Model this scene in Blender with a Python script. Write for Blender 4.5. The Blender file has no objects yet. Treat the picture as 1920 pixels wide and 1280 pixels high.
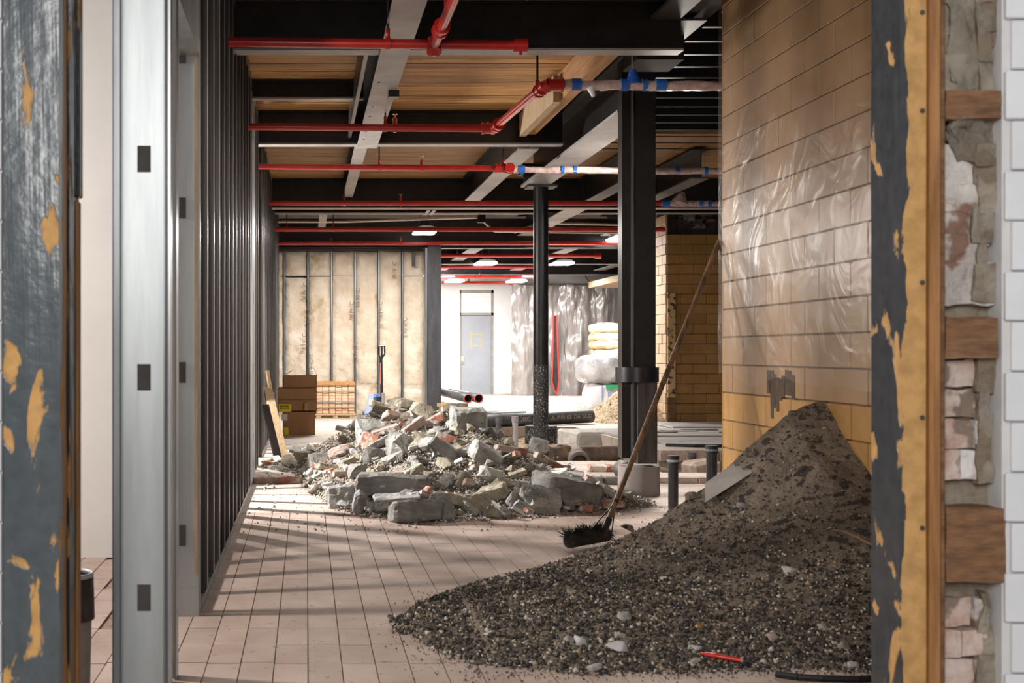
import bpy, bmesh, math, random
import numpy as np
from mathutils import Vector, Matrix, noise
random.seed(7); np.random.seed(7)
S = bpy.context.scene
COL = S.collection
PI = math.pi
F = 2300.0; CH = 1.15; PX = 575.0; PY = 660.0
def at(px, py, Y):
    return Vector(((px-PX)/F*Y, Y, CH+(PY-py)/F*Y))

# ---------------------------------------------------------------- camera, world, lights
cam_d = bpy.data.cameras.new('camera'); cam = bpy.data.objects.new('camera', cam_d); COL.objects.link(cam)
cam.location = (0, 0, CH); cam.rotation_euler = (PI/2, 0, 0)
cam_d.sensor_width = 36; cam_d.lens = 36*F/1920
cam_d.shift_x = (960-PX)/1920; cam_d.shift_y = (PY-640)/1920
cam_d.clip_start = 0.05; cam_d.clip_end = 200
cam_d.dof.use_dof = True; cam_d.dof.focus_distance = 11.0; cam_d.dof.aperture_fstop = 6.5
S.camera = cam
S.view_settings.view_transform = 'Standard'; S.view_settings.look = 'None'
S.view_settings.gamma = 1; S.view_settings.use_curve_mapping = False
S.view_settings.exposure = 0.14
W = bpy.data.worlds.new('world'); S.world = W; W.use_nodes = True
W.node_tree.nodes['Background'].inputs[0].default_value = (0.86, 0.93, 1.0, 1)
W.node_tree.nodes['Background'].inputs[1].default_value = 0.32
try:
    S.cycles.max_bounces = 8; S.cycles.diffuse_bounces = 4; S.cycles.glossy_bounces = 3
    S.cycles.transparent_max_bounces = 8; S.cycles.caustics_reflective = False; S.cycles.caustics_refractive = False
    S.cycles.sample_clamp_indirect = 4.0
except Exception: pass
def area(name, loc, aim, sx, sy, power, color=(1,1,1), spread=180):
    l = bpy.data.lights.new(name, 'AREA'); l.shape = 'RECTANGLE'; l.size = sx; l.size_y = sy
    l.energy = power; l.color = color; l.spread = math.radians(spread)
    o = bpy.data.objects.new(name, l); COL.objects.link(o); o.location = loc
    d = Vector(aim)-Vector(loc); o.rotation_euler = d.to_track_quat('-Z', 'Y').to_euler(); return o
# work lights of the site, plus fill lights added out of view
area('work_light_side_room', (-2.2, 9.9, 1.95), (1.2, 9.55, 0.2), 0.2, 0.2, 105, (1.0, 0.96, 0.92), 95)
area('work_light_left_back', (-1.3, 12.9, 2.3), (1.2, 11.0, 0.2), 0.4, 0.4, 200, (1.0, 0.95, 0.9))
area('fill_light_right_bay', (3.5, 11.6, 3.0), (1.0, 10.8, 0.0), 0.6, 0.6, 100, (1.0, 0.93, 0.84))  # unseen fill added to brighten the rubble from the right
area('work_light_front_room', (-3.4, 5.15, 2.5), (0.6, 4.8, 0.0), 0.35, 0.35, 140, (1.0, 0.92, 0.86))
area('fill_light_camera_room', (-0.6, -1.8, 2.6), (1.2, 4.5, 0.8), 1.6, 1.6, 150, (1.0, 0.97, 0.94))  # soft fill added behind the camera to light the doorway wall
for x in (1.2, 4.2):
    for y in (23.5, 29.0):
        area('lamp_and_fill_light', (x+1.6, y, 2.95), (x+1.6, y, 0), 1.4, 0.5, 200, (1.0, 0.97, 0.92))
area('lamp_and_fill_light', (2.3, 27.6, 2.8), (4.4, 32.3, 1.2), .8, .5, 190, (1.0, .98, .95))  # extra fill, no lamp here: added out of view to brighten the white back wall
area('lamp_and_fill_light', (1.0, 18.4, 2.95), (1.0, 18.4, 0), 1.0, 0.4, 250, (1.0, 0.96, 0.9))
area('lamp_and_fill_light', (4.3, 20.4, 2.95), (4.3, 20.4, 0), 1.0, 0.4, 120, (1.0, 0.96, 0.9))

# ---------------------------------------------------------------- helpers
class MB:
    def __init__(s): s.v = []; s.f = []
    def add(s, vs, fs):
        n = len(s.v); s.v += [tuple(p) for p in vs]; s.f += [tuple(i+n for i in f) for f in fs]; return s
    def box(s, x0, y0, z0, x1, y1, z1, m=None, ch=0):
        if ch > 0:
            vs = []; a = (x0, x1); b = (y0, y1); c = (z0, z1)
            bm = bmesh.new(); bmesh.ops.create_cube(bm, size=1)
            for v in bm.verts:
                v.co = Vector(((x0+x1)/2+v.co.x*(x1-x0), (y0+y1)/2+v.co.y*(y1-y0), (z0+z1)/2+v.co.z*(z1-z0)))
            bmesh.ops.bevel(bm, geom=bm.edges[:], offset=ch, segments=1, affect='EDGES')
            bm.verts.index_update(); vs = [v.co.copy() for v in bm.verts]; fs = [[v.index for v in f.verts] for f in bm.faces]; bm.free()
        else:
            vs = [Vector(p) for p in ((x0,y0,z0),(x1,y0,z0),(x1,y1,z0),(x0,y1,z0),(x0,y0,z1),(x1,y0,z1),(x1,y1,z1),(x0,y1,z1))]
            fs = [(0,3,2,1),(4,5,6,7),(0,1,5,4),(1,2,6,5),(2,3,7,6),(3,0,4,7)]
        if m is not None: vs = [m @ v for v in vs]
        return s.add(vs, fs)
    def tube(s, p0, p1, r0, r1=None, n=12, cap=True, inner=None):
        p0 = Vector(p0); p1 = Vector(p1); r1 = r0 if r1 is None else r1
        d = (p1-p0).normalized(); u = d.orthogonal().normalized(); w = d.cross(u)
        vs = []; fs = []
        for p, r in ((p0, r0), (p1, r1)):
            for i in range(n):
                a = 2*PI*i/n; vs.append(p+(u*math.cos(a)+w*math.sin(a))*r)
        for i in range(n): j = (i+1) % n; fs.append((i, j, n+j, n+i))
        if inner:
            for p in (p0, p1):
                for i in range(n):
                    a = 2*PI*i/n; vs.append(p+(u*math.cos(a)+w*math.sin(a))*inner)
            for i in range(n):
                j = (i+1) % n
                fs += [(2*n+j, 2*n+i, 3*n+i, 3*n+j), (i, 2*n+i, 2*n+j, j), (n+i, n+j, 3*n+j, 3*n+i)]
        elif cap:
            k0 = len(vs); vs += [v.copy() for v in vs[:2*n]]
            fs += [tuple(range(k0+n-1, k0-1, -1)), tuple(range(k0+n, k0+2*n))]
        return s.add(vs, fs)
    def path(s, pts, r, n=10):
        for a, b in zip(pts[:-1], pts[1:]): s.tube(a, b, r, n=n)
        return s
    def prism(s, poly, axis, a, b):
        n = len(poly); vs = []
        for t in (a, b):
            for p, q in poly: vs.append((t,p,q) if axis == 'x' else ((p,t,q) if axis == 'y' else (p,q,t)))
        fs = [(i, (i+1) % n, n+(i+1) % n, n+i) for i in range(n)] + [tuple(range(n-1,-1,-1)), tuple(range(n, 2*n))]
        return s.add(vs, fs)
    def build(s, name, m, parent=None, smooth=False, kind=None):
        me = bpy.data.meshes.new(name); me.from_pydata([tuple(v) for v in s.v], [], s.f); me.update()
        if smooth: 
            me.polygons.foreach_set('use_smooth', [len(p.vertices) == 4 for p in me.polygons])
        return link(name, me, m, parent, kind)
def link(name, me, m, parent=None, kind=None):
    if m is not None and len(me.materials) == 0: me.materials.append(m)
    o = bpy.data.objects.new(name, me); COL.objects.link(o)
    if parent is not None: o.parent = parent
    if kind: o['kind'] = kind
    return o
def bx(name, a, b, m, parent=None, ch=0, kind=None, mtx=None):
    return MB().box(*a, *b, m=mtx, ch=ch).build(name, m, parent, kind=kind)
def cyl(name, p0, p1, r, m, parent=None, n=16, r1=None, inner=None, kind=None):
    return MB().tube(p0, p1, r, r1, n=n, inner=inner).build(name, m, parent, smooth=True, kind=kind)
def E(name, loc=(0,0,0)):
    o = bpy.data.objects.new(name, None); COL.objects.link(o); o.location = loc; o.empty_display_size = .1; return o
def tag(o, label, cat, group=None):
    o['label'] = label; o['category'] = cat
    if group: o['group'] = group
    return o
class Thing:
    """empty at base; parts given in world coordinates"""
    def __init__(s, name, loc, label, cat, group=None):
        s.e = E(name, loc); s.l = Vector(loc); tag(s.e, label, cat, group)
    def fix(s, o):
        if o.parent == s.e: o.location = o.location - s.l
        return o
    def part(s, name, mb, m, smooth=False, label=None):
        o = mb.build(name, m, s.e, smooth); o.location = -s.l
        if label: o['label'] = label
        return o
    def sub(s, name, mb, m, part, smooth=False):
        return mb.build(name, m, part, smooth)
def struct(o): o['kind'] = 'structure'; return o
def lerp(a, b, t): return a+(b-a)*t
def interp(x, pts):
    if x <= pts[0][0]: return pts[0][1]
    for (a, b), (c, d) in zip(pts[:-1], pts[1:]):
        if x <= c: return lerp(b, d, (x-a)/(c-a))
    return pts[-1][1]

# ---------------------------------------------------------------- materials
def mat(name, c1, c2=None, rough=.6, metal=0, scale=6, stretch=(1,1,1), bump=0, bscale=None, vary=0, detail=6, lo=.35, hi=.65, coat=0, c3=None, s3=40, t3=.62, island=0, spec=None):
    m = bpy.data.materials.new(name); m.use_nodes = True; nt = m.node_tree; N = nt.nodes; L = nt.links
    b = N['Principled BSDF']; b.inputs['Roughness'].default_value = rough; b.inputs['Metallic'].default_value = metal
    if coat: b.inputs['Coat Weight'].default_value = coat; b.inputs['Coat Roughness'].default_value = .12
    if spec is not None: b.inputs['Specular IOR Level'].default_value = spec
    geo = N.new('ShaderNodeNewGeometry'); mp = N.new('ShaderNodeMapping'); L.new(geo.outputs['Position'], mp.inputs['Vector'])
    mp.inputs['Scale'].default_value = stretch
    col = None
    if c2 is None: c2 = c1
    nz = N.new('ShaderNodeTexNoise'); nz.inputs['Scale'].default_value = scale; nz.inputs['Detail'].default_value = detail; nz.inputs['Roughness'].default_value = .6
    L.new(mp.outputs[0], nz.inputs['Vector'])
    cr = N.new('ShaderNodeValToRGB'); cr.color_ramp.elements[0].position = lo; cr.color_ramp.elements[1].position = hi
    cr.color_ramp.elements[0].color = (*c1, 1); cr.color_ramp.elements[1].color = (*c2, 1)
    L.new(nz.outputs['Fac'], cr.inputs['Fac']); col = cr.outputs['Color']
    if c3 is not None:
        n3 = N.new('ShaderNodeTexNoise'); n3.inputs['Scale'].default_value = s3; n3.inputs['Detail'].default_value = 5; L.new(mp.outputs[0], n3.inputs['Vector'])
        mr = N.new('ShaderNodeMapRange'); mr.inputs['From Min'].default_value = t3-.02; mr.inputs['From Max'].default_value = t3+.02; L.new(n3.outputs['Fac'], mr.inputs['Value'])
        mx = N.new('ShaderNodeMix'); mx.data_type = 'RGBA'; L.new(mr.outputs[0], mx.inputs['Factor']); L.new(col, mx.inputs[6]); mx.inputs[7].default_value = (*c3, 1); col = mx.outputs[2]
    if vary or island:
        hs = N.new('ShaderNodeHueSaturation'); L.new(col, hs.inputs['Color'])
        if island: src = geo.outputs['Random Per Island']; amt = island
        else: oi = N.new('ShaderNodeObjectInfo'); src = oi.outputs['Random']; amt = vary
        mr2 = N.new('ShaderNodeMapRange'); mr2.inputs['To Min'].default_value = 1-amt; mr2.inputs['To Max'].default_value = 1+amt
        L.new(src, mr2.inputs['Value']); L.new(mr2.outputs[0], hs.inputs['Value']); col = hs.outputs['Color']
    L.new(col, b.inputs['Base Color'])
    if bump:
        nb = N.new('ShaderNodeTexNoise'); nb.inputs['Scale'].default_value = bscale or scale*4; nb.inputs['Detail'].default_value = 6; L.new(mp.outputs[0], nb.inputs['Vector'])
        bp = N.new('ShaderNodeBump'); bp.inputs['Strength'].default_value = 1; bp.inputs['Distance'].default_value = bump
        L.new(nb.outputs['Fac'], bp.inputs['Height']); L.new(bp.outputs[0], b.inputs['Normal'])
    return m
def emit(name, c, s):
    m = bpy.data.materials.new(name); m.use_nodes = True; b = m.node_tree.nodes['Principled BSDF']
    b.inputs['Base Color'].default_value = (.8,.8,.8,1); b.inputs['Emission Color'].default_value = (*c, 1); b.inputs['Emission Strength'].default_value = s; return m
def peel(name, paint, under, x0, kx, kz, z0, bias, sc=(9,9,4)):
    """peeling paint: noise threshold, more of it worn towards one side / the bottom of the board"""
    m = bpy.data.materials.new(name); m.use_nodes = True; nt = m.node_tree; N = nt.nodes; L = nt.links; b = N['Principled BSDF']
    geo = N.new('ShaderNodeNewGeometry'); mp = N.new('ShaderNodeMapping'); mp.inputs['Scale'].default_value = sc; L.new(geo.outputs['Position'], mp.inputs['Vector'])
    nz = N.new('ShaderNodeTexNoise'); nz.inputs['Scale'].default_value = 1; nz.inputs['Detail'].default_value = 5; nz.inputs['Distortion'].default_value = .5; L.new(mp.outputs[0], nz.inputs['Vector'])
    sp = N.new('ShaderNodeSeparateXYZ'); L.new(geo.outputs['Position'], sp.inputs[0])
    def math_(op, a, bb):
        n = N.new('ShaderNodeMath'); n.operation = op
        for i, q in enumerate((a, bb)):
            if isinstance(q, (int, float)): n.inputs[i].default_value = q
            else: L.new(q, n.inputs[i])
        return n.outputs[0]
    tx = math_('MULTIPLY', math_('SUBTRACT', sp.outputs['X'], x0), kx)
    tz = math_('MULTIPLY', math_('SUBTRACT', z0, sp.outputs['Z']), kz)
    t = math_('ADD', math_('ADD', nz.outputs['Fac'], bias), math_('ADD', tx, tz))
    mr = N.new('ShaderNodeMapRange'); mr.inputs['From Min'].default_value = .485; mr.inputs['From Max'].default_value = .515; L.new(t, mr.inputs['Value'])
    n2 = N.new('ShaderNodeTexNoise'); n2.inputs['Scale'].default_value = 22; n2.inputs['Detail'].default_value = 5; L.new(geo.outputs['Position'], n2.inputs['Vector'])
    def two(c, k):
        r = N.new('ShaderNodeValToRGB'); r.color_ramp.elements[0].color = (c[0]*k, c[1]*k, c[2]*k, 1); r.color_ramp.elements[1].color = (*c, 1)
        r.color_ramp.elements[0].position = .35; r.color_ramp.elements[1].position = .6; L.new(n2.outputs['Fac'], r.inputs['Fac']); return r.outputs[0]
    mx = N.new('ShaderNodeMix'); mx.data_type = 'RGBA'; L.new(mr.outputs[0], mx.inputs['Factor']); L.new(two(paint, .8), mx.inputs[6]); L.new(two(under, .72), mx.inputs[7])
    L.new(mx.outputs[2], b.inputs['Base Color'])
    r = N.new('ShaderNodeMapRange'); r.inputs['To Min'].default_value = .22; r.inputs['To Max'].default_value = .7; L.new(mr.outputs[0], r.inputs['Value']); L.new(r.outputs[0], b.inputs['Roughness'])
    bp = N.new('ShaderNodeBump'); bp.inputs['Distance'].default_value = .004; bp.inputs['Strength'].default_value = 1
    h = math_('ADD', math_('MULTIPLY', mr.outputs[0], -.4), math_('MULTIPLY', n2.outputs['Fac'], .5)); L.new(h, bp.inputs['Height']); L.new(bp.outputs[0], b.inputs['Normal'])
    return m
def film(name, alpha, rough, col, bump=.02, bscale=6, stretch=(1,1,.35), sheen=1.0):
    m = bpy.data.materials.new(name); m.use_nodes = True; nt = m.node_tree; N = nt.nodes; L = nt.links
    b = N['Principled BSDF']; b.inputs['Base Color'].default_value = (*col, 1); b.inputs['Roughness'].default_value = rough; b.inputs['Alpha'].default_value = alpha
    b.inputs['Specular IOR Level'].default_value = .9
    geo = N.new('ShaderNodeNewGeometry'); mp = N.new('ShaderNodeMapping'); mp.inputs['Scale'].default_value = stretch; L.new(geo.outputs['Position'], mp.inputs['Vector'])
    nz = N.new('ShaderNodeTexNoise'); nz.inputs['Scale'].default_value = bscale; nz.inputs['Detail'].default_value = 3; nz.inputs['Distortion'].default_value = 1.2; L.new(mp.outputs[0], nz.inputs['Vector'])
    bp = N.new('ShaderNodeBump'); bp.inputs['Distance'].default_value = bump; L.new(nz.outputs['Fac'], bp.inputs['Height']); L.new(bp.outputs[0], b.inputs['Normal'])
    # sheen shows on the film where it catches light: glossy layer added over the clear sheet
    tr = N.new('ShaderNodeBsdfTransparent'); gl = N.new('ShaderNodeBsdfGlossy'); gl.inputs['Roughness'].default_value = rough; L.new(bp.outputs[0], gl.inputs['Normal'])
    fr = N.new('ShaderNodeFresnel'); fr.inputs['IOR'].default_value = 1.5; L.new(bp.outputs[0], fr.inputs['Normal'])
    b.inputs['Alpha'].default_value = 1
    fm = N.new('ShaderNodeMath'); fm.operation = 'MULTIPLY'; fm.inputs[1].default_value = sheen; L.new(fr.outputs[0], fm.inputs[0])
    m1 = N.new('ShaderNodeMixShader'); m1.inputs[0].default_value = alpha; L.new(tr.outputs[0], m1.inputs[1]); L.new(b.outputs[0], m1.inputs[2])
    m2 = N.new('ShaderNodeMixShader'); L.new(fm.outputs[0], m2.inputs[0]); L.new(m1.outputs[0], m2.inputs[1]); L.new(gl.outputs[0], m2.inputs[2])
    L.new(m2.outputs[0], N['Material Output'].inputs['Surface'])
    return m
def gravel_mat(name, stops, rough=.8, bump=0):
    m = bpy.data.materials.new(name); m.use_nodes = True; nt = m.node_tree; N = nt.nodes; L = nt.links; b = N['Principled BSDF']
    b.inputs['Roughness'].default_value = rough
    geo = N.new('ShaderNodeNewGeometry'); cr = N.new('ShaderNodeValToRGB'); cr.color_ramp.interpolation = 'CONSTANT'
    e = cr.color_ramp.elements; e[0].position = stops[0][0]; e[0].color = (*stops[0][1], 1); e[1].position = stops[1][0]; e[1].color = (*stops[1][1], 1)
    for p, c in stops[2:]: q = e.new(p); q.color = (*c, 1)
    L.new(geo.outputs['Random Per Island'], cr.inputs['Fac']); L.new(cr.outputs[0], b.inputs['Base Color']); return m

M = {}
M['tile_floor'] = mat('floor_tile', (.41,.305,.25), (.55,.44,.38), .62, scale=2.2, bump=.0015, bscale=40, vary=.10, c3=(.36,.22,.17), s3=22, t3=.66)
M['floor'] = mat('floor_far', (.43,.35,.295), (.58,.505,.45), .6, scale=1.6, stretch=(1,2.2,1), bump=.001, bscale=30, c3=(.42,.29,.24), s3=14, t3=.63)
M['joint'] = mat('floor_joint', (.24,.16,.125), (.38,.27,.22), .9, scale=12)
M['black_steel'] = mat('black_steel', (.008,.008,.009), (.018,.017,.017), .34, scale=8, bump=.0005)
M['black_dusty'] = mat('black_dusty', (.035,.028,.025), (.10,.082,.07), .6, scale=6, stretch=(3,3,.6))
M['speck_steel'] = mat('speckled_black', (.018,.018,.02), (.04,.038,.036), .5, scale=8, c3=(.45,.43,.40), s3=60, t3=.62)
M['lit_underside'] = mat('steel_lit_below', (.29,.275,.27), (.40,.385,.375), .45, scale=3, c3=(.12,.11,.11), s3=26, t3=.74)  # pale grey stands in for light thrown up from the floor onto undersides
M['dark_flange'] = mat('dark_flange', (.035,.034,.034), (.075,.072,.07), .55, scale=3)
M['red_pipe'] = mat('red_pipe', (.42,.012,.010), (.52,.022,.016), .28, scale=6, coat=.4)
M['brass'] = mat('brass', (.5,.36,.16), None, .35, metal=.9)
M['galv_shaded'] = mat('galvanised_shaded', (.07,.060,.052), (.14,.122,.108), .3, metal=.7, scale=5, stretch=(4,4,.2), vary=.3)  # darker copy of the stud steel, shade of the near studs put into the colour
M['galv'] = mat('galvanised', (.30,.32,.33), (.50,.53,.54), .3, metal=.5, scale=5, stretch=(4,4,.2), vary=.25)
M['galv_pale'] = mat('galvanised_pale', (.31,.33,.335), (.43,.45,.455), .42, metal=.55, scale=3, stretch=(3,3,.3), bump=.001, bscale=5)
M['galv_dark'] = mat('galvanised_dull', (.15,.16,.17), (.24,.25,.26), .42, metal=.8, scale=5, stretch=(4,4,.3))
M['hole'] = mat('knockout_dark', (.05,.045,.04), (.08,.075,.07), .9)
M['plank_deck'] = mat('deck_pine', (.36,.16,.048), (.64,.38,.15), .6, scale=4, stretch=(.4,9,4), bump=.002, bscale=20, vary=.30, c3=(.20,.10,.04), s3=3, t3=.60)
M['timber'] = mat('timber', (.34,.15,.04), (.47,.25,.09), .6, scale=6, stretch=(4,.4,5), bump=.001)
M['lumber'] = mat('lumber', (.36,.25,.14), (.52,.38,.24), .7, scale=9, stretch=(5,5,.5))
M['old_wood'] = mat('old_wood', (.10,.045,.018), (.24,.12,.05), .65, scale=6, stretch=(1,1,5), bump=.002)
M['edge_wood'] = mat('edge_wood', (.24,.105,.03), (.42,.20,.07), .55, scale=8, stretch=(6,6,.5), bump=.001)
M['nailer'] = mat('nailer_wood', (.13,.062,.028), (.27,.135,.06), .6, scale=7, stretch=(1.5,1,7), bump=.003)
M['adhesive'] = mat('adhesive', (.045,.028,.016), (.085,.05,.028), .9, scale=20)
M['drywall'] = mat('drywall', (.66,.65,.63), (.72,.71,.69), .85, scale=2)
M['white_block'] = mat('white_painted_block', (.74,.75,.77), (.80,.81,.83), .4, scale=4, bump=.0015, bscale=25, vary=.03)
M['white_wall'] = mat('white_far_wall', (.84,.835,.83), (.89,.885,.88), .6, scale=3)
M['tile_yellow'] = mat('yellow_glazed_tile', (.36,.195,.06), (.45,.25,.085), .28, scale=5, bump=.0008, bscale=12, vary=.08)
M['tile_tan'] = mat('tan_glazed_tile', (.27,.155,.07), (.34,.205,.10), .34, scale=3, bump=.0018, bscale=7, vary=.06)
M['tile_pale'] = mat('pale_side_tile', (.55,.41,.26), (.66,.51,.36), .5, scale=6, vary=.1)
M['grout'] = mat('grout', (.11,.075,.045), (.17,.12,.08), .9, scale=10)
M['grout_light'] = mat('grout_light', (.62,.61,.61), (.70,.69,.69), .9, scale=10)
M['plastic_wall'] = film('plastic_film_wall', .03, .3, (.50,.38,.27), bump=.02, bscale=3.4, stretch=(1,1,.8), sheen=.09)
M['plastic_curtain'] = film('plastic_curtain', .80, .25, (.27,.245,.235), bump=.08, bscale=2.2, stretch=(2.2,1,.4), sheen=.7)
M['plastic_bag'] = film('plastic_wrap', .45, .2, (.85,.86,.88), bump=.03, bscale=12, stretch=(1,1,1))
M['pipe_wrap'] = mat('pipe_wrap', (.42,.27,.25), (.66,.55,.52), .25, scale=14, bump=.006, bscale=25, coat=.5)
M['blue_tape'] = mat('blue_tape', (.01,.09,.42), (.02,.14,.52), .5)
M['concrete'] = mat('concrete', (.22,.217,.20), (.43,.42,.39), .92, scale=9, bump=.012, bscale=30, vary=.22, c3=(.13,.13,.125), s3=60, t3=.64)
M['concrete_warm'] = mat('concrete_warm', (.24,.21,.155), (.43,.385,.30), .92, scale=9, bump=.012, bscale=30, vary=.25, c3=(.16,.14,.10), s3=60, t3=.64)
M['concrete_dark'] = mat('concrete_dark', (.145,.14,.13), (.29,.28,.26), .85, scale=7, bump=.006, bscale=30, vary=.15)
M['concrete_pale'] = mat('concrete_pale', (.46,.44,.41), (.62,.60,.57), .92, scale=9, bump=.008, bscale=30, vary=.12)
M['concrete_base'] = mat('concrete_base', (.20,.165,.15), (.34,.29,.27), .75, scale=3, stretch=(1,1,.5), bump=.002)
M['brick'] = mat('red_brick', (.33,.12,.075), (.44,.20,.14), .85, scale=12, bump=.004, vary=.2, c3=(.50,.43,.38), s3=9, t3=.50)
M['dust_brick'] = mat('dusty_brick', (.34,.235,.19), (.50,.41,.36), .9, scale=12, bump=.004, vary=.15)
M['dirt'] = mat('rubble_dirt', (.17,.145,.11), (.36,.32,.26), .95, scale=14, bump=.02, bscale=30)
M['soil'] = mat('dark_soil', (.125,.096,.070), (.225,.178,.135), .95, scale=5, bump=.012, bscale=45, c3=(.05,.038,.03), s3=18, t3=.58)
M['pit'] = mat('pit_earth', (.26,.19,.12), (.44,.35,.25), .95, scale=5, bump=.02, bscale=20, c3=(.14,.10,.07), s3=10, t3=.6)
M['sand'] = mat('sand_spoil', (.42,.32,.21), (.62,.50,.36), .95, scale=10, bump=.02, bscale=25, c3=(.26,.18,.11), s3=16, t3=.62)
M['debris'] = gravel_mat('rubble_debris', [(0,(.30,.27,.22)),(.3,(.42,.40,.36)),(.55,(.22,.21,.19)),(.8,(.55,.52,.47)),(.965,(.38,.18,.12))], .95)
M['gravel'] = gravel_mat('dark_gravel', [(0,(.022,.019,.018)),(.36,(.055,.045,.038)),(.56,(.17,.135,.095)),(.72,(.31,.25,.165)),(.84,(.50,.45,.38)),(.94,(.045,.045,.05))], .75)
M['stone_grey'] = mat('stone_grey', (.26,.24,.22), (.40,.37,.34), .85, scale=14, bump=.004, vary=.3)
M['charcoal'] = mat('charcoal_steel', (.035,.037,.042), (.06,.063,.07), .5, scale=5, stretch=(3,3,.5), c3=(.3,.29,.27), s3=50, t3=.68)
M['cardboard'] = mat('cardboard', (.30,.155,.065), (.36,.20,.09), .8, scale=4, stretch=(1,1,.4))
M['cardboard_in'] = mat('cardboard_inside', (.40,.25,.13), None, .85)
M['yellow_label'] = mat('yellow_label', (.72,.62,.02), None, .6)
M['white_label'] = mat('white_label', (.72,.62,.58), None, .6)
M['ink'] = mat('ink', (.10,.07,.01), None, .7)
M['ink_grey'] = mat('ink_grey', (.20,.155,.12), None, .8)
M['pallet_brick'] = mat('pallet_brick', (.62,.34,.19), (.76,.52,.36), .7, scale=9, vary=.12)
M['strap'] = mat('green_strap', (.16,.26,.25), None, .5)
M['batt'] = mat('fibre_batt', (.62,.50,.37), (.80,.71,.59), .95, scale=2.6, bump=.03, bscale=9, c3=(.56,.43,.29), s3=3, t3=.66)
M['batt_roll'] = mat('batt_roll', (.66,.50,.30), (.86,.74,.56), .95, scale=3, stretch=(1,1,3), bump=.03, bscale=10)
M['door_grey'] = mat('door_grey', (.30,.325,.37), (.34,.365,.41), .5, scale=2)
M['door_frame'] = mat('door_frame_grey', (.26,.25,.24), (.33,.32,.30), .6)
M['tape'] = mat('tan_tape', (.42,.38,.28), None, .6)
M['zipper'] = mat('red_zipper', (.55,.03,.03), None, .5)
M['void'] = mat('dark_gap', (.022,.016,.015), (.035,.027,.024), .95)
M['abs_pipe'] = mat('black_pipe', (.014,.014,.015), (.03,.03,.032), .3, scale=6, coat=.2)
M['abs_dusty'] = mat('dusty_black_pipe', (.05,.055,.06), (.11,.115,.12), .42, scale=6, stretch=(.6,3,3), c3=(.20,.18,.16), s3=30, t3=.66)
M['pipe_red_edge'] = mat('pipe_red_edge', (.50,.13,.10), None, .6)
M['grey_pipe'] = mat('grey_pipe', (.30,.27,.26), (.42,.39,.38), .6)
M['clay_pipe'] = mat('clay_pipe', (.14,.10,.08), (.30,.24,.20), .7, scale=5, bump=.003, c3=(.38,.22,.12), s3=8, t3=.6)
M['jack_blue'] = mat('jack_blue', (.02,.12,.52), (.30,.42,.62), .4, scale=9)
M['jack_pale'] = mat('jack_pale', (.36,.44,.66), None, .4)
M['sticker'] = mat('sticker', (.85,.66,.38), None, .5)
M['handle_wood'] = mat('handle_wood', (.055,.033,.02), (.20,.11,.055), .4, scale=10, stretch=(3,3,.6))
M['bristle'] = mat('bristle', (.012,.011,.011), (.03,.027,.024), .8)
M['rubber'] = mat('rubber', (.012,.012,.013), None, .6)
M['board_grey'] = mat('board_grey', (.25,.225,.20), (.36,.33,.30), .6, scale=3, stretch=(1,1,1))
M['sheet_grey'] = mat('sheet_grey', (.36,.33,.31), (.56,.53,.51), .8, scale=5, stretch=(.6,4,4), bump=.002)
M['red_tool'] = mat('red_tool', (.62,.03,.02), None, .3)
M['root'] = mat('root', (.22,.15,.08), None, .8)
M['bag_white'] = mat('bag_white', (.70,.70,.72), (.86,.86,.88), .4, scale=9, bump=.01, bscale=14)
M['bag_green'] = mat('bag_green', (.04,.36,.16), None, .5)
M['bag_print'] = mat('bag_print', (.30,.36,.62), None, .5)
M['blue_thing'] = mat('blue_plastic', (.01,.12,.72), None, .3)
M['lamp_body'] = mat('lamp_body', (.55,.56,.58), None, .5)
M['lamp_glow'] = emit('lamp_glow', (1,.98,.95), 14)
M['conduit'] = mat('conduit', (.55,.52,.48), None, .35, metal=.7)
M['far_dark'] = mat('far_dark', (.10,.10,.11), (.14,.14,.15), .8)
M['slab_dark'] = mat('ceiling_slab', (.045,.038,.034), (.06,.05,.045), .9)
M['rust'] = mat('rusty_angle', (.52,.34,.16), (.60,.42,.22), .7, scale=5, c3=(.06,.03,.02), s3=13, t3=.57)
M['masonry_white'] = mat('plaster_white', (.42,.37,.33), (.70,.66,.62), .95, scale=6, bump=.02, bscale=22, c3=(.24,.14,.10), s3=7, t3=.60, vary=.1)
M['masonry'] = mat('plaster_masonry', (.17,.14,.105), (.36,.31,.25), .95, scale=7, bump=.02, bscale=22, c3=(.20,.155,.11), s3=6, t3=.55, vary=.15)
M['masonry_red'] = mat('plaster_masonry_red', (.42,.22,.16), (.66,.55,.49), .95, scale=9, bump=.012, bscale=26, c3=(.24,.18,.14), s3=8, t3=.58, vary=.15)
M['mortar'] = mat('mortar', (.22,.175,.13), (.36,.30,.23), .97, scale=10, bump=.02, bscale=26)
M['bucket'] = mat('bucket_dark', (.045,.035,.035), (.07,.055,.05), .5)
M['bucket_rim'] = mat('bucket_rim', (.55,.55,.60), None, .4)
M['jamb_left'] = peel('jamb_left_paint', (.085,.10,.11), (.62,.34,.11), -.67, 0.0, .055, 1.15, -.10, (11,11,4.5))
M['jamb_right'] = peel('jamb_right_paint', (.055,.060,.066), (.60,.34,.12), 1.453, 13, .11, 1.05, -.09, (17,11,6))
M['jamb_side'] = peel('jamb_side_paint', (.035,.036,.036), (.34,.17,.05), -.6, 0, .03, 1.2, -.05, (20,20,3))

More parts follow.
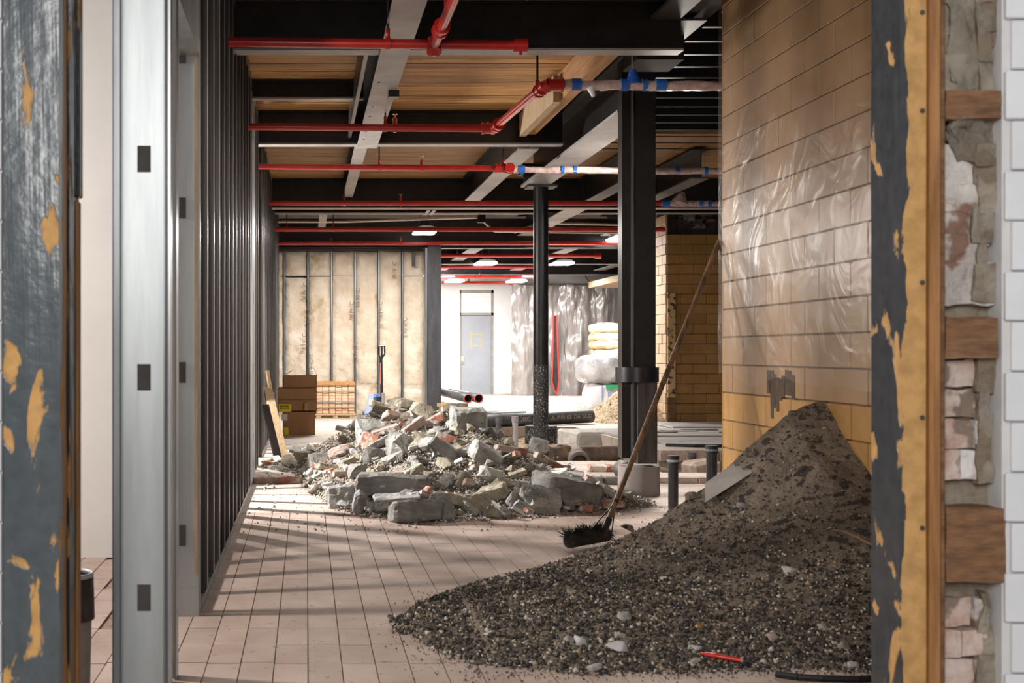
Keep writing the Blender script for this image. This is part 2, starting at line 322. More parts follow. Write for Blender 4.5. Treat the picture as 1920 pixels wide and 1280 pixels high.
# ================================================================ STRUCTURE
ZR = .05    # raised floor beyond the brick step at y = 10.75
STEP = 10.75
def pile_h(x, y):
    """dark soil heap against the tiled wall"""
    H = interp(x, [(.40,0),(.48,.035),(.6,.05),(.95,.10),(1.44,.165),(1.8,.315),(2.07,.49),(2.26,.66),(2.5,.84),(2.7,.90)])
    Yr = interp(x, [(.42,5.35),(.6,5.6),(.95,5.85),(1.44,6.1),(1.9,6.25),(2.7,6.4)])
    Yf = interp(x, [(.42,5.0),(.5,4.7),(.62,4.5),(1.0,4.36),(1.7,4.42),(2.7,4.35)])
    if y >= Yr: h = H-(.8+.3*x/2.7)*(y-Yr)*(.6+.5*H)
    else:
        t = min(1, max(0, (Yr-y)/(Yr-Yf)))
        h = H*((1-t)**1.75) + .045*(1-t)*t*4*(1 if x > .7 else .5)
        if y < Yf: h = -.05
    return h
RIDGE = [(-.45,12.2,0),(-.24,12.2,.08),(.08,12.0,.24),(.33,11.8,.40),(.575,11.5,.58),(.85,11.2,.68),(1.17,11.0,.63),(1.39,10.6,.64),(1.57,10.3,.46),(1.85,10.0,.32),(2.1,9.7,.19),(2.4,9.4,.05),(2.55,9.3,0)]
FOOT = [(-.45,11.7),(-.1,11.0),(.08,9.6),(.2,9.0),(.45,8.45),(.75,8.15),(1.2,8.35),(1.8,8.65),(2.3,8.85),(2.6,9.1)]
def rub_h(x, y):
    if x < -.45 or x > 2.6: return -.1
    H = interp(x, [(a, c) for a, b, c in RIDGE]); Yr = interp(x, [(a, b) for a, b, c in RIDGE]); Yf = interp(x, FOOT)
    if y >= Yr: return max(-.1, H-.5*(y-Yr))
    t = (Yr-y)/(Yr-Yf)
    if t > 1: return -.1
    base = ZR if y > STEP else 0
    return max(base*.5, H*(1-t)**1.15 + .05*math.sin(min(1, t*1.05)*PI))

# floor -------------------------------------------------------------
floor = struct(MB().box(-6, -3, -.3, 8.5, STEP, -.008).build('floor', M['joint']))
def slab(x0, y0, x1, y1, m=None, z=ZR, nm='floor_slab'):
    return bx(nm, (x0, y0, -.6 if z == ZR else z-.2), (x1, y1, z), m or M['floor'], floor)
slab(-6, STEP, 1.5, 33, nm='floor_slab'); slab(1.5, STEP, 3.25, 12.4); slab(1.5, 18.0, 8.5, 33)
slab(3.25, STEP, 8.5, 11.2); slab(3.95, 13.8, 8.5, 18.0)
TY0 = 3.4
tw, tl = .1245, .283
tiles = []
for j in range(60):
    y0 = TY0+j*tl
    if y0 > 8.75: break
    for i in range(-15, 27):
        x0 = i*tw+.005; yo = y0+(0.0 if i % 2 else tl*.06)
        xc, yc = x0+tw/2, yo+tl/2
        if pile_h(xc, yc) > .07 and pile_h(xc, yc-.25) > .05: continue
        if rub_h(xc, yc) > .12: continue
        px = PX+xc/yc*F; py = PY+CH/yc*F
        if px > 1650 or px < 130 or py > 1330: continue
        if xc < -.75 and px > 218: continue
        tiles.append((yc, x0, yo))
tiles.sort()
tm = MB().box(.0022, .0025, -.012, tw-.0022, tl-.0025, 0).build('floor_tile', M['tile_floor'], floor)
rest = MB(); keep = 0
for k, (yc, x0, y0) in enumerate(tiles):
    dz = random.uniform(-.0012, .0012)
    if k < 298:
        o = tm if k == 0 else tm.copy()
        if k: COL.objects.link(o)
        o.location = (x0, y0, dz)
    else: rest.box(x0+.0022, y0+.0025, -.012, x0+tw-.0022, y0+tl-.0025, dz)
rest.build('floor_tile', M['tile_floor'], floor, kind='stuff')
# remaining near floor: cast surface round the tiled strip
near = MB(); near.box(-6, -3, -.02, 8.5, TY0, -.0005); near.box(-6, 8.75+.15, -.02, 8.5, STEP, 0.0)
near.box(-6, TY0, -.02, -15*tw, 9.0, -.0005); near.box(27*tw, TY0, -.02, 8.5, 9.0, -.0005)
near.build('floor_screed', M['floor'], floor)
far_t = MB()
for j in range(60):
    y0 = TY0+j*tl
    if y0 < 8.7 or y0 > STEP-tl: continue
    for i in range(-6, 27):
        if rub_h(i*tw, y0) > .1: continue
        far_t.box(i*tw+.0055, y0+.001, -.01, i*tw+tw+.0045, y0+tl-.001, random.uniform(.0008, .0016))
far_t.build('floor_tile', M['floor'], floor, kind='stuff')
# brick step (front edge of the raised floor)
for i in range(44):
    x0 = -.46+i*.205
    if x0 > 2.4 and x0 < 3.1: continue
    if .3 < x0 < 2.0: continue
    bx('brick', (x0, STEP-.012-random.random()*.012, .0), (x0+.195, STEP+.08, ZR+.002+random.random()*.002), M['brick' if i in (1, 2, 12) else 'dust_brick'], floor, ch=.004)
# pit ---------------------------------------------------------------
def grid(name, x0, x1, y0, y1, nx, ny, fn, m, parent=None, kind=None, clip=None):
    vs = []; fs = []
    for j in range(ny+1):
        for i in range(nx+1):
            x = lerp(x0, x1, i/nx); y = lerp(y0, y1, j/ny); vs.append((x, y, fn(x, y)))
    for j in range(ny):
        for i in range(nx):
            a = j*(nx+1)+i; q = (a, a+1, a+nx+2, a+nx+1)
            if clip and max(vs[t][2] for t in q) < clip: continue
            fs.append(q)
    me = bpy.data.meshes.new(name); me.from_pydata(vs, [], fs); me.update()
    me.polygons.foreach_set('use_smooth', [True]*len(fs))
    return link(name, me, m, parent, kind)
def nz(x, y, s, z=0): return noise.noise(Vector((x*s, y*s, z)))
def pit_h(x, y):
    e = min(x-1.45, 6.5-x)
    b = -.33+.09*nz(x, y, 1.6)+.04*nz(x, y, 6)+.02*nz(x, y, 16)
    if y > 17.0: b += (y-17.0)**1.5*.25
    return b
grid('pit_earth', 1.45, 6.6, 11.15, 18.05, 130, 170, pit_h, M['pit'], floor, kind='stuff')
# walls -------------------------------------------------------------
ceil = struct(MB().box(-6, 3.0, 3.86, 8.5, 33, 4.0).build('ceiling', M['slab_dark']))
struct(MB().box(-6.1, -3, 0, -6, 33, 3.9).build('wall_left', M['drywall']))
wr = struct(MB().box(8.4, 3.3, 0, 8.5, 33, 3.9).build('wall_right', M['far_dark']))
struct(MB().box(-6, 6.87, 0, -.66, 6.99, 3.6).build('wall_side_room', M['drywall']))
# doorway wall, right side: white glazed blocks + rough broken edge
wf = struct(MB().box(1.70, 3.0, -.1, 5.0, 3.3, 3.9).build('wall_front', M['grout_light']))
bh = .1225
for r in range(24):
    x = 1.715 if r % 2 else 1.60
    k = 0
    while x < 2.6:
        xa = max(x, 1.70); xb = x+.295
        if xb-xa > .03: bx('block', (xa+.0025, 2.984+random.uniform(-.002,.002), r*bh+.0025), (xb-.0025, 3.02, (r+1)*bh-.0025), M['white_block'], wf, ch=.003)
        x += .30
bx('wall_panel', (2.6, 2.985, 0), (5.0, 3.01, 3.9), M['white_block'], wf)
wfl = struct(MB().box(-3.2, 3.0, -.1, -.745, 3.25, 3.9).build('wall_front_left', M['grout_light']))
for r in range(20):
    for c in range(4):
        x1 = -.742-c*.30-(.13 if r % 2 else 0) + (.0 if c else 0)
        x0 = x1-.295
        if c == 0: x1 = -.742
        bx('block', (x0, 2.985, r*bh+.0025), (x1-.0025, 3.01, (r+1)*bh-.0025), M['white_block'], wfl, ch=.003)
struct(MB().box(-.745, 3.0, 2.75, 1.70, 3.25, 3.9).build('wall_front_lintel', M['white_block']))
# rough masonry strip beside the right jamb, brick by brick
ms = struct(MB().box(1.562, 3.06, -.1, 1.71, 3.3, 2.9).build('wall_opening_edge', M['mortar']))
def rough_box(name, a, b, m, parent, amp=.012, cuts=4, seed=0, label=None):
    bm = bmesh.new(); bmesh.ops.create_cube(bm, size=1)
    c = [(p+q)/2 for p, q in zip(a, b)]; d = [q-p for p, q in zip(a, b)]
    bmesh.ops.subdivide_edges(bm, edges=bm.edges[:], cuts=cuts, use_grid_fill=True)
    for v in bm.verts:
        v.co = Vector((c[0]+v.co.x*d[0], c[1]+v.co.y*d[1], c[2]+v.co.z*d[2]))
        n = noise.noise_vector(v.co*14+Vector((seed,0,0)))*amp+noise.noise_vector(v.co*40+Vector((seed,0,0)))*amp*.4; v.co += n
    me = bpy.data.meshes.new(name); bm.to_mesh(me); bm.free()
    o = link(name, me, m, parent)
    if label: o['label'] = label
    return o
nailers = [(1.72, 1.79), (1.135, 1.235), (.59, .77)]
z = -.05; r = 0
while z < 2.1:
    h = .074
    hit = [n for n in nailers if z+h > n[0] and z < n[1]]
    if not hit:
        e = 1.690+random.uniform(-.012, .012)
        if 1.5 < z < 1.72: e += .02
        if z > 1.24:
            rough_box('plaster_patch', (1.562, 3.030+random.uniform(-.004,.01), z-.012), (e, 3.12, z+h+.012), M['masonry_white' if z < 1.6 else 'masonry'], ms, .012, 6, r*3)
            rough_box('plaster_patch', (1.64+.02*random.random(), 3.022, z-.01), (e+.004, 3.1, z+h+.01), M['masonry'], ms, .010, 5, r*5)
        else:
            split = 1.565+(.085 if r % 2 else .05)
            for (xa, xb) in ((1.562, split-.002), (split+.002, e)):
                rough_box('brick', (xa, 3.035+random.uniform(-.008,.01), z+.002), (xb, 3.12, z+h-.002), M['masonry_red' if random.random() < .6 else 'masonry_white'], ms, .008, 5, r*3+xa)
            rough_box('plaster_patch', (1.65+.015*random.random(), 3.025, z-.01), (e+.004, 3.1, z+h+.01), M['masonry'], ms, .012, 5, r*7)
    z += h; r += 1
for (za, zb), dx, in zip(nailers, (.135, .125, .145)):
    rough_box('wood_block', (1.562, 2.995, za), (1.562+dx, 3.1, zb), M['nailer'], ms, .005, 5, za*9, 'brown wooden nailing block')
rough_box('mortar_lump', (1.60, 3.02, 1.62), (1.725, 3.1, 1.73), M['masonry'], ms, .03, 7, 3)
rough_box('mortar_lump', (1.585, 3.03, 1.82), (1.69, 3.1, 2.05), M['masonry'], ms, .02, 7, 8)
# jambs ---------------------------------------------------------------
tr1 = struct(rough_box('trim_1', (-.742, 3.0, -.1), (-.606, 3.05, 2.8), M['jamb_left'], None, .002, 14, 5))
tr1.name = 'trim_1'
bx('frame_reveal', (-.742, 3.05, -.1), (-.609, 3.28, 2.8), M['jamb_side'], tr1)
rough_box('stop_bead', (-.62, 3.052, -.1), (-.6045, 3.085, 2.8), M['edge_wood'], tr1, .002, 12, 3)
rough_box('door_stop', (-.62, 3.12, -.1), (-.602, 3.17, 2.8), M['jamb_side'], tr1, .003, 14, 2)
bx('frame_edge', (-.62, 3.235, -.1), (-.6035, 3.282, 1.55), M['edge_wood'], tr1, ch=.003)
bx('frame_edge', (-.62, 3.235, 1.56), (-.5985, 3.282, 2.8), M['jamb_side'], tr1, ch=.003)
tr2 = struct(rough_box('trim_2', (1.452, 3.0, -.1), (1.515, 3.155, 2.8), M['jamb_right'], None, .0016, 16, 1)); tr2.name = 'trim_2'
bx('frame_edge', (1.518, 2.985, -.1), (1.545, 3.10, 2.8), M['edge_wood'], tr2, ch=.004)
bx('frame_edge', (1.547, 2.995, -.1), (1.560, 3.10, 2.8), M['old_wood'], tr2, ch=.003)
bx('frame_back', (1.462, 3.10, -.1), (1.56, 3.17, 2.8), M['jamb_right'], tr2)
for z in (1.98, 1.74, 1.32, .99, .72): cyl('screw_hole', (1.505, 2.996, z), (1.505, 3.002, z), .006, M['hole'], tr2, n=8)

# tiled wall on the right --------------------------------------------
tw_ = struct(MB().box(2.712, 3.3, -.05, 3.05, 7.965, 3.85).build('wall_right_tiled', M['grout']))
th, tlen = .178, .375
for r in range(21):
    y = 7.96; 
    first = tlen*.5 if r % 2 else tlen
    while y > 5.25:
        l = first if y == 7.96 else tlen
        y0 = y-l
        if not (r*th < .5 and y0 < 5.4):
            d = random.uniform(-.0015, .002)
            bx('tile', (2.698+d, y0+.003, r*th+.003), (2.73, y-.003, (r+1)*th-.003), M['tile_tan'] if r > 4 else M['tile_yellow'], tw_, ch=.004)
        y = y0
bx('wall_end', (2.70, 7.966, 0), (3.05, 7.975, 3.8), M['tile_yellow'], tw_)
# dark smear of adhesive on the tiles
for k in range(9):
    y = 6.80+k*.045+random.uniform(-.01,.01); zt = 1.02+.02*math.sin(k); l = .13+(.05+.12*random.random())*(k in (5,6,7))
    rough_box('adhesive_smear', (2.6952, y-.022, zt-l), (2.6988, y+.023, zt+random.uniform(-.01,.02)), M['adhesive'], tw_, .0012, 4, k)
# clear film hung over the tiles
vs = []; fs = []; ny, nzz = 60, 60
for j in range(nzz+1):
    for i in range(ny+1):
        y = lerp(5.3, 7.99, i/ny); zb = .98+.10*nz(y, 0, 2.1); z = lerp(zb, 3.7, j/nzz)
        x = 2.682-.010*abs(nz(y, z*.5, 2.0, 2))-.006*nz(y, z*.6, 6, 5); vs.append((min(x, 2.69), y, z))
for j in range(nzz):
    for i in range(ny): a = j*(ny+1)+i; fs.append((a, a+1, a+ny+2, a+ny+1))
me = bpy.data.meshes.new('plastic_sheet'); me.from_pydata(vs, [], fs); me.polygons.foreach_set('use_smooth', [True]*len(fs))
tag(link('plastic_sheet', me, M['plastic_wall']), 'clear wrinkled plastic film hanging over the tan tiled wall at right', 'plastic sheet')

# yellow tiled pier far right ----------------------------------------
pier = struct(MB().box(5.56, 18.92, 0, 8.4, 19.66, 2.92).build('wall_pier', M['grout']))
ph = .1535
for r in range(19):
    off = 0 if r % 2 else .2
    x = 5.56-off
    while x < 7.0:
        xa, xb = max(x, 5.555), x+.40
        if xb-xa > .05: bx('tile', (xa+.003, 18.90+random.uniform(-.002,.002), ZR+r*ph+.003), (xb-.003, 18.94, ZR+(r+1)*ph-.004), M['tile_yellow'], pier, ch=.004)
        x += .40
for r in range(21):
    offs = [18.90, 19.27, 19.66] if r % 2 else [18.90, 19.10, 19.46, 19.66]
    for a_, b_ in zip(offs[:-1], offs[1:]):
        bx('tile', (5.53+random.uniform(-.006,.008), a_+.003, ZR+r*ph+.003), (5.562, b_-.003, ZR+(r+1)*ph-.004), M['tile_pale'], pier, ch=.004)
bx('rusty_angle', (5.555, 18.86, .45), (5.67, 18.90, 2.06), M['rust'], pier)
bx('rusty_angle', (5.555, 18.865, ZR), (5.67, 18.90, .44), M['old_wood'], pier)
for k in range(26):
    x = 5.72+random.random()*1.15; z = 2.985+random.random()*.30
    w = random.uniform(.10,.22); h = random.uniform(.05,.10)
    rough_box('brick', (x, 18.92+random.random()*.1, z), (x+w, 19.2, z+h), M[random.choice(['old_wood','black_dusty','concrete_dark'])], pier, .03, 2, k)
bx('pier_top', (5.60, 19.06, 2.92), (8.3, 19.6, 3.38), M['black_dusty'], pier)

# ceiling: timber decking, dark metal deck ---------------------------
pl = .14
lm = MB().box(-.75, .002, 3.5, .50, pl-.003, 3.535).build('plank', M['plank_deck'], ceil)
rm = MB().box(.62, .002, 3.5, 2.35, pl-.003, 3.535).build('plank', M['plank_deck'], ceil)
k = 0
rs = MB()
for i in range(100):
    y = 7.9+i*pl
    if y > 21.0: break
    if y < 13.2:
        for src in (lm, rm):
            o = src if i == 0 else src.copy()
            if i: COL.objects.link(o)
            o.location = (0, y, random.uniform(-.002, .004))
    else:
        for xa, xb in ((-.75, .5), (.5, 2.5), (2.5, 4.3), (4.3, 5.6)):
            rs.box(xa+.003, y+.003, 3.5+random.uniform(0,.004), xb-.003, y+pl-.003, 3.535)
for i in range(4): rs.box(2.45+i*.12, 14.3, 3.5, 2.56+i*.12, 16.5, 3.53)
rs.build('plank', M['plank_deck'], ceil, kind='stuff')
bx('metal_deck', (2.9, 6.2, 3.62), (8.4, 14.2, 3.66), M['slab_dark'], ceil)
bx('metal_deck', (-.9, 5, 3.56), (2.9, 21, 3.58), M['slab_dark'], ceil)
for i in range(20):
    y = 6.4+i*.41
    j = MB().box(2.86, y-.006, 3.50, 8.3, y+.006, 3.62); o = j.build('steel_joist', M['black_steel'], ceil)
    MB().box(2.86, y-.020, 3.494, 8.3, y+.020, 3.501).build('joist_flange', M['dark_flange'], o)

# ---------------------------------------------------------------- steel frame
def ibeam(name, label, p0, p1, w, h, t=.012, flange=None, group=None, lower=None, bolts=0):
    """I-section between p0 and p1 given at the underside centre line"""
    p0 = Vector(p0); p1 = Vector(p1); d = (p1-p0); L_ = d.length; d.normalize()
    s_ = Vector((d.y, -d.x, 0)); up = Vector((0,0,1))
    mt = Matrix((( s_.x, d.x, 0, p0.x), (s_.y, d.y, 0, p0.y), (0, 0, 1, p0.z), (0,0,0,1)))
    T = Thing(name, tuple(p0), label, 'steel beam', group)
    T.part('web', MB().box(-t/2, 0, t, t/2, L_, h-t, m=mt), M['black_steel'])
    T.part('top_flange', MB().box(-w/2, 0, h-t, w/2, L_, h, m=mt), M['black_steel'])
    T.part('bottom_flange', MB().box(-w/2, 0, 0, w/2, L_, t*1.2, m=mt), flange or M['black_steel'])
    if bolts:
        for k in range(bolts):
            b = MB()
            q = mt @ Vector((-t/2-.012, .25+(k % 2)*.25, .1+(k//2)*.07))
            b.tube(q, q+s_*.03, .013, n=6); T.part('bolt', b, M['dark_flange'])
    return T
FL = M['lit_underside']; DK = M['dark_flange']
ibeam('steel_beam', 'nearest deep black beam crossing above the first red pipe', (-.75, 8.2, 3.15), (2.5, 8.2, 3.15), .14, .33, flange=FL)
ibeam('steel_beam', 'short shallow black beam left of the pale central beam', (-.75, 10.6, 3.33), (.49, 10.6, 3.33), .10, .16, flange=FL)
ibeam('steel_beam', 'black crossbeam just behind the second red pipe', (-.75, 12.0, 3.17), (2.5, 12.0, 3.17), .14, .33, flange=FL)
ibeam('steel_beam', 'black crossbeam above the round column and fourth red pipe', (-.75, 16.7, 3.10), (8.3, 16.7, 3.10), .18, .40, flange=FL)
ibeam('steel_beam', 'black crossbeam one bay before the insulated wall', (-.75, 18.2, 3.20), (8.3, 18.2, 3.20), .14, .30, flange=FL)
ibeam('steel_beam', 'black beam directly over the top of the insulated wall', (-.75, 20.95, 2.92), (8.3, 20.95, 2.92), .18, .50)
for yy, zz, lb in ((23.2, 3.12, 'far black crossbeam, first beyond the insulated wall'), (26.2, 3.02, 'far black crossbeam over the paired ceiling lamps'), (29.4, 3.0, 'farthest black crossbeam in front of the white wall')):
    ibeam('steel_beam', lb, (2.1, yy, zz), (8.3, yy, zz), .16, .42, flange=FL)
# lengthwise beams
b = ibeam('steel_beam', 'pale-bottomed beam running away down the timber ceiling, nearest length', (.583, 5.6, 3.13), (.583, 11.93, 3.13), .195, .36, flange=FL)
for y in (9.0, 9.9, 10.3, 11.0, 11.4): b.part('bolt', MB().tube((.53, y, 3.126), (.53, y, 3.131), .010, n=8), M['hole'])
b.part('clamp', MB().box(.62, 9.27, 3.08, .70, 9.37, 3.13), M['black_steel'])
b.part('web_side', MB().box(.40, 8.3, 3.22, .43, 11.9, 3.48), M['black_steel'])
ibeam('steel_beam', 'pale-bottomed beam continuing the central one, farther length', (.555, 12.1, 3.24), (.555, 16.55, 3.24), .13, .26, flange=FL)
ibeam('steel_beam', 'pale-bottomed sloping-looking beam left of the round column top', (2.19, 12.1, 3.15), (2.19, 16.55, 3.15), .2, .34, flange=FL)
ibeam('steel_beam', 'grey beam over the right bay behind the square column, left one', (3.75, 14.0, 3.13), (3.75, 16.55, 3.13), .2, .34, flange=DK)
ibeam('steel_beam', 'grey beam over the right bay behind the square column, right one', (4.5, 14.0, 3.13), (4.5, 16.55, 3.13), .2, .34, flange=DK)
ibeam('steel_beam', 'small pale beam stub above the cardboard boxes', (.25, 18.3, 3.2), (.25, 20.8, 3.2), .12, .3, flange=FL)
ibeam('steel_beam', 'pale beam behind the round column, left of the square column', (3.72, 16.9, 3.12), (3.72, 20.8, 3.12), .30, .34, flange=FL)
ibeam('steel_beam', 'pale beam showing just left of the square column', (5.1, 18.3, 3.12), (5.1, 20.8, 3.12), .26, .34, flange=FL)
for x, lb in ((3.2, 'left far lengthwise beam above the white wall'), (5.0, 'middle far lengthwise beam above the plastic curtain'), (7.0, 'right far lengthwise beam above the plastic curtain')):
    ibeam('steel_beam', lb, (x, 21.2, 3.1), (x, 31, 3.1), .26, .34, flange=FL)
# plate girder over both columns
G = Thing('steel_girder', (2.68, 9.75, 3.1), 'deep black girder resting on the round column and the square column', 'steel beam')
G.part('web', MB().box(2.66, 9.95, 3.12, 2.68, 14.4, 3.53), M['black_steel'])
G.part('bottom_flange', MB().box(2.52, 9.95, 3.09, 2.82, 14.45, 3.115), FL)
G.part('top_flange', MB().box(2.50, 8.7, 3.50, 2.84, 14.4, 3.52), M['dark_flange'])
G.part('end_plate', MB().box(2.54, 14.36, 3.12, 2.66, 14.38, 3.36), M['dark_flange'])
G.part('side_plate', MB().box(2.47, 14.0, 3.20, 2.485, 14.3, 3.40), M['black_steel'])
G2 = Thing('steel_girder', (2.45, 5.0, 3.38), 'nearest overhead girder running to the head of the square column', 'steel beam')
G2.part('web', MB().box(2.36, 5.0, 3.40, 2.38, 9.0, 3.8), M['black_steel'])
G2.part('bottom_flange', MB().box(2.30, 5.0, 3.37, 2.49, 8.95, 3.395), M['dark_flange'])
G2.part('bracket', MB().box(2.45, 9.1, 3.32, 2.80, 9.5, 3.50), M['void'])
tl_ = tag(bx('timber_ledger', (2.13, 8.35, 3.26), (2.22, 11.9, 3.50), M['timber']), 'orange timber beam lying along the black girder under the ceiling', 'timber beam')
tag(bx('timber_block', (2.06, 10.25, 3.24), (2.125, 11.9, 3.46), M['lumber']), 'pale timber offcut beside the black girder, under the pipe elbow', 'timber beam')
tag(bx('dark_beam_head', (2.0, 8.3, 3.50), (2.5, 8.9, 3.6), M['black_steel']), 'black packing plate at the head of the square column', 'plate')

# columns ---------------------------------------------------------------
c2 = Thing('steel_column', (2.67, 9.9, 0), 'square black steel column standing on a round concrete base', 'column')
c2.part('shaft', MB().box(2.625, 9.80, 1.0, 2.79, 10.0, 3.5, ch=.004), M['black_steel'])
c2.part('shaft_lower', MB().box(2.64, 9.79, .26, 2.80, 10.0, 1.0, ch=.004), M['black_dusty'])
c2.part('flange', MB().box(2.53, 9.84, .3, 2.60, 9.97, 3.5), M['black_steel'])
c2.part('flange_highlight', MB().box(2.600, 9.80, .3, 2.612, 9.98, 3.5), M['galv_dark'])  # lighter strip painting the highlight down the flange edge
c2.part('collar', MB().tube((2.665, 9.9, .91), (2.665, 9.9, 1.03), .172, n=28), M['black_steel'], True)
c2.part('concrete_base', MB().tube((2.68, 9.9, -.02), (2.68, 9.9, .235), .168, .162, n=32), M['concrete_base'], True)
c1 = Thing('steel_column', (2.73, 14.3, -.3), 'round black steel column with paint-speckled foot and thick collar', 'column')
c1.part('shaft', MB().tube((2.73, 14.3, -.35), (2.73, 14.3, 3.09), .087, n=28), M['black_steel'], True)
c1.part('speckled_foot', MB().tube((2.73, 14.3, .2), (2.73, 14.3, 1.0), .0885, n=28), M['speck_steel'], True)
c1.part('collar', MB().tube((2.73, 14.3, .085), (2.73, 14.3, .295), .185, n=28), M['speck_steel'], True)
c1.part('cap_plate', MB().box(2.56, 14.15, 3.065, 2.90, 14.45, 3.09), M['dark_flange'])
c3 = Thing('steel_column', (2.12, 20.7, 0), 'charcoal square column at the right end of the insulated wall', 'column')
c3.part('shaft', MB().box(2.03, 20.6, ZR, 2.26, 20.85, 2.95, ch=.006), M['charcoal'])
c3.part('flange', MB().box(1.99, 20.58, ZR, 2.025, 20.86, 2.9), M['galv_dark'])

# ---------------------------------------------------------------- stud walls
def stud_mb(y, x0=-.62, x1=-.47, fl=.042, z0=0, z1=3.5, back=False):
    m = MB(); s = -1 if back else 1
    m.box(x0, y-.0009, z0, x1, y+.0009, z1)
    for x in (x0, x1): m.box(x-.0009, min(y, y+s*fl), z0, x+.0009, max(y, y+s*fl), z1)
    m.box(x0, y+s*fl-.0009, z0, x0+.012, y+s*fl+.0009, z1); m.box(x1-.012, y+s*fl-.0009, z0, x1, y+s*fl+.0009, z1)
    return m
sw = struct(E('wall_stud_partition')); 
base = stud_mb(0, back=True, z0=.004).build('stud', M['galv'], sw); first = True
def track(y0, y1, z, x0=-.622, x1=-.468):
    m = MB().box(x0, y0, z, x1, y1, z+.002)
    m.box(x0-.001, y0, z, x0+.001, y1, z+.04); m.box(x1-.001, y0, z, x1+.001, y1, z+.04)
    m.build('bottom_track', M['galv_dark'], sw)
track(5.40, 12.05, .002); track(12.8, 20.9, .052)
ys = [5.44+i*.406 for i in range(17)]+[12.9+i*.406 for i in range(20)]
for i, y in enumerate(ys):
    o = base if i == 0 else base.copy()
    if i: COL.objects.link(o)
    if y < 8.2: o.material_slots[0].link = 'OBJECT'; o.material_slots[0].material = M['galv_shaded']
    o.location = (0, y, 0 if y < 12.5 else .05)
    e_ = MB().box(-.4705, y-.044, .05 if y > 12.5 else .01, -.4685, y-.038, 3.45).build('stud_edge', M['galv'], sw)
MB().box(-.622, 5.4, 3.46, -.468, 20.9, 3.462).box(-.469, 5.4, 3.42, -.467, 20.9, 3.462).build('top_track', M['galv_dark'], sw)
bx('stud_web', (-.478, 10.55, .003), (-.468, 11.2, 3.4), M['galv_pale'], sw)
for z in (.35, .96, 1.57, 2.18): bx('knockout', (-.4685, 10.74, z), (-.4675, 10.80, z+.09), M['hole'], sw)
# end post of the long run: wide web facing the door opening
ep = MB().box(-.62, 5.345, .0, -.468, 5.35, 3.5).box(-.470, 5.345, 0, -.466, 5.39, 3.5).build('end_stud', M['galv_pale'], sw)
MB().box(-.489, 5.340, .18, -.476, 5.345, 2.45).build('edge_strip', M['lumber'], sw)
for z in (1.15+(660-698)/F*5.35, 1.15+(660-390)/F*5.35, 1.15+(660-1003)/F*5.35, 1.15+(660-100)/F*5.35):
    MB().box(-.555, 5.338, z-.045, -.528, 5.344, z+.045).build('knockout', M['hole'], sw)
MB().box(-.62, 5.338, .0, -.47, 5.344, .12).build('track_end', M['galv_pale'], sw)
# header over the side opening
hd = MB().box(-.62, 4.40, 2.47, -.47, 5.34, 3.5).build('header', M['galv_pale'], sw)
MB().box(-.625, 4.40, 2.44, -.465, 5.345, 2.50).build('header_track', M['galv_pale'], sw)
# two jamb studs nearest to the camera
def near_stud(y, x0, x1, ks, nm='near_stud', m='galv_pale', lip=.05):
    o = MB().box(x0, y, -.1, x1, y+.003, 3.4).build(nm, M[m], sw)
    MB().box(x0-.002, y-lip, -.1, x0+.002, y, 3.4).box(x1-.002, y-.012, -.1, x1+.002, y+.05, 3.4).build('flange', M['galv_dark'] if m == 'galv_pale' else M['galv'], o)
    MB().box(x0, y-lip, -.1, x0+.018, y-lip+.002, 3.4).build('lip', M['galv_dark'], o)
    for py in ks:
        z = 1.15+(660-py)/F*y; xc = (x0+x1)/2+.012
        MB().box(xc-.019, y-.003, z-.038, xc+.019, y, z+.038).build('knockout', M['hole'], o)
    return o
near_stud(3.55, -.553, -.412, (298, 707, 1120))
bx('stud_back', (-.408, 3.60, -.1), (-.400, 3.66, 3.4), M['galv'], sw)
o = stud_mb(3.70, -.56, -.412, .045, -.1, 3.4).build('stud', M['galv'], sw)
bx('stud_flange', (-.475, 4.33, 0), (-.466, 4.37, 3.4), M['galv_pale'], sw)
bx('stud_flange', (-.62, 4.37, 0), (-.458, 4.375, 3.4), M['galv_dark'], sw)
bx('stud_flange', (-.463, 4.30, 0), (-.457, 4.37, 3.4), M['galv'], sw)
bx('stud_flange', (-.60, 4.28, 0), (-.470, 4.29, .05), M['galv_dark'], sw)

# insulated stud wall ---------------------------------------------------
iw = struct(MB().box(-.5, 21.33, 0, 2.02, 21.4, 3.0).build('wall_insulated', M['drywall']))
sx = [-.385+i*.407 for i in range(7)]
for i in range(-1, 6):
    xa = sx[i]+.02 if i >= 0 else -.49; xb = (sx[i+1]-.02)
    for (za, zb, sd) in ((ZR, 2.46+random.uniform(-.03,.03), 0), (2.47, 2.90, 1)):
        nx, nzc = 10, 44 if sd == 0 else 10
        vs = []; fs = []
        for q in range(nzc+1):
            for p in range(nx+1):
                u = p/nx; v = q/nzc; x = lerp(xa, xb, u); z = lerp(za, zb, v)
                bul = .55+.45*min(1, min(u, 1-u)*7, min(v, 1-v)*(30 if sd == 0 else 8))
                y = 21.26-.09*bul-.03*nz(x, z, 3.1, i)-.02*nz(x, z, 9, i)
                if abs(z-.55-.1*nz(x, i, 3)) < .03 and i in (2, 3, 5): y += .05
                vs.append((x, y, z))
        for q in range(nzc):
            for p in range(nx): a = q*(nx+1)+p; fs.append((a, a+1, a+nx+2, a+nx+1))
        me = bpy.data.meshes.new('insulation_batt'); me.from_pydata(vs, [], fs); me.polygons.foreach_set('use_smooth', [True]*len(fs))
        link('insulation_batt', me, M['batt'], iw)
for x in sx: 
    o = bx('stud', (x-.011, 21.13, ZR), (x+.011, 21.3, 2.93), M['galv_dark'], iw)
bx('top_rail', (-.5, 21.06, 2.90), (2.02, 21.3, 2.99), M['black_steel'], iw)
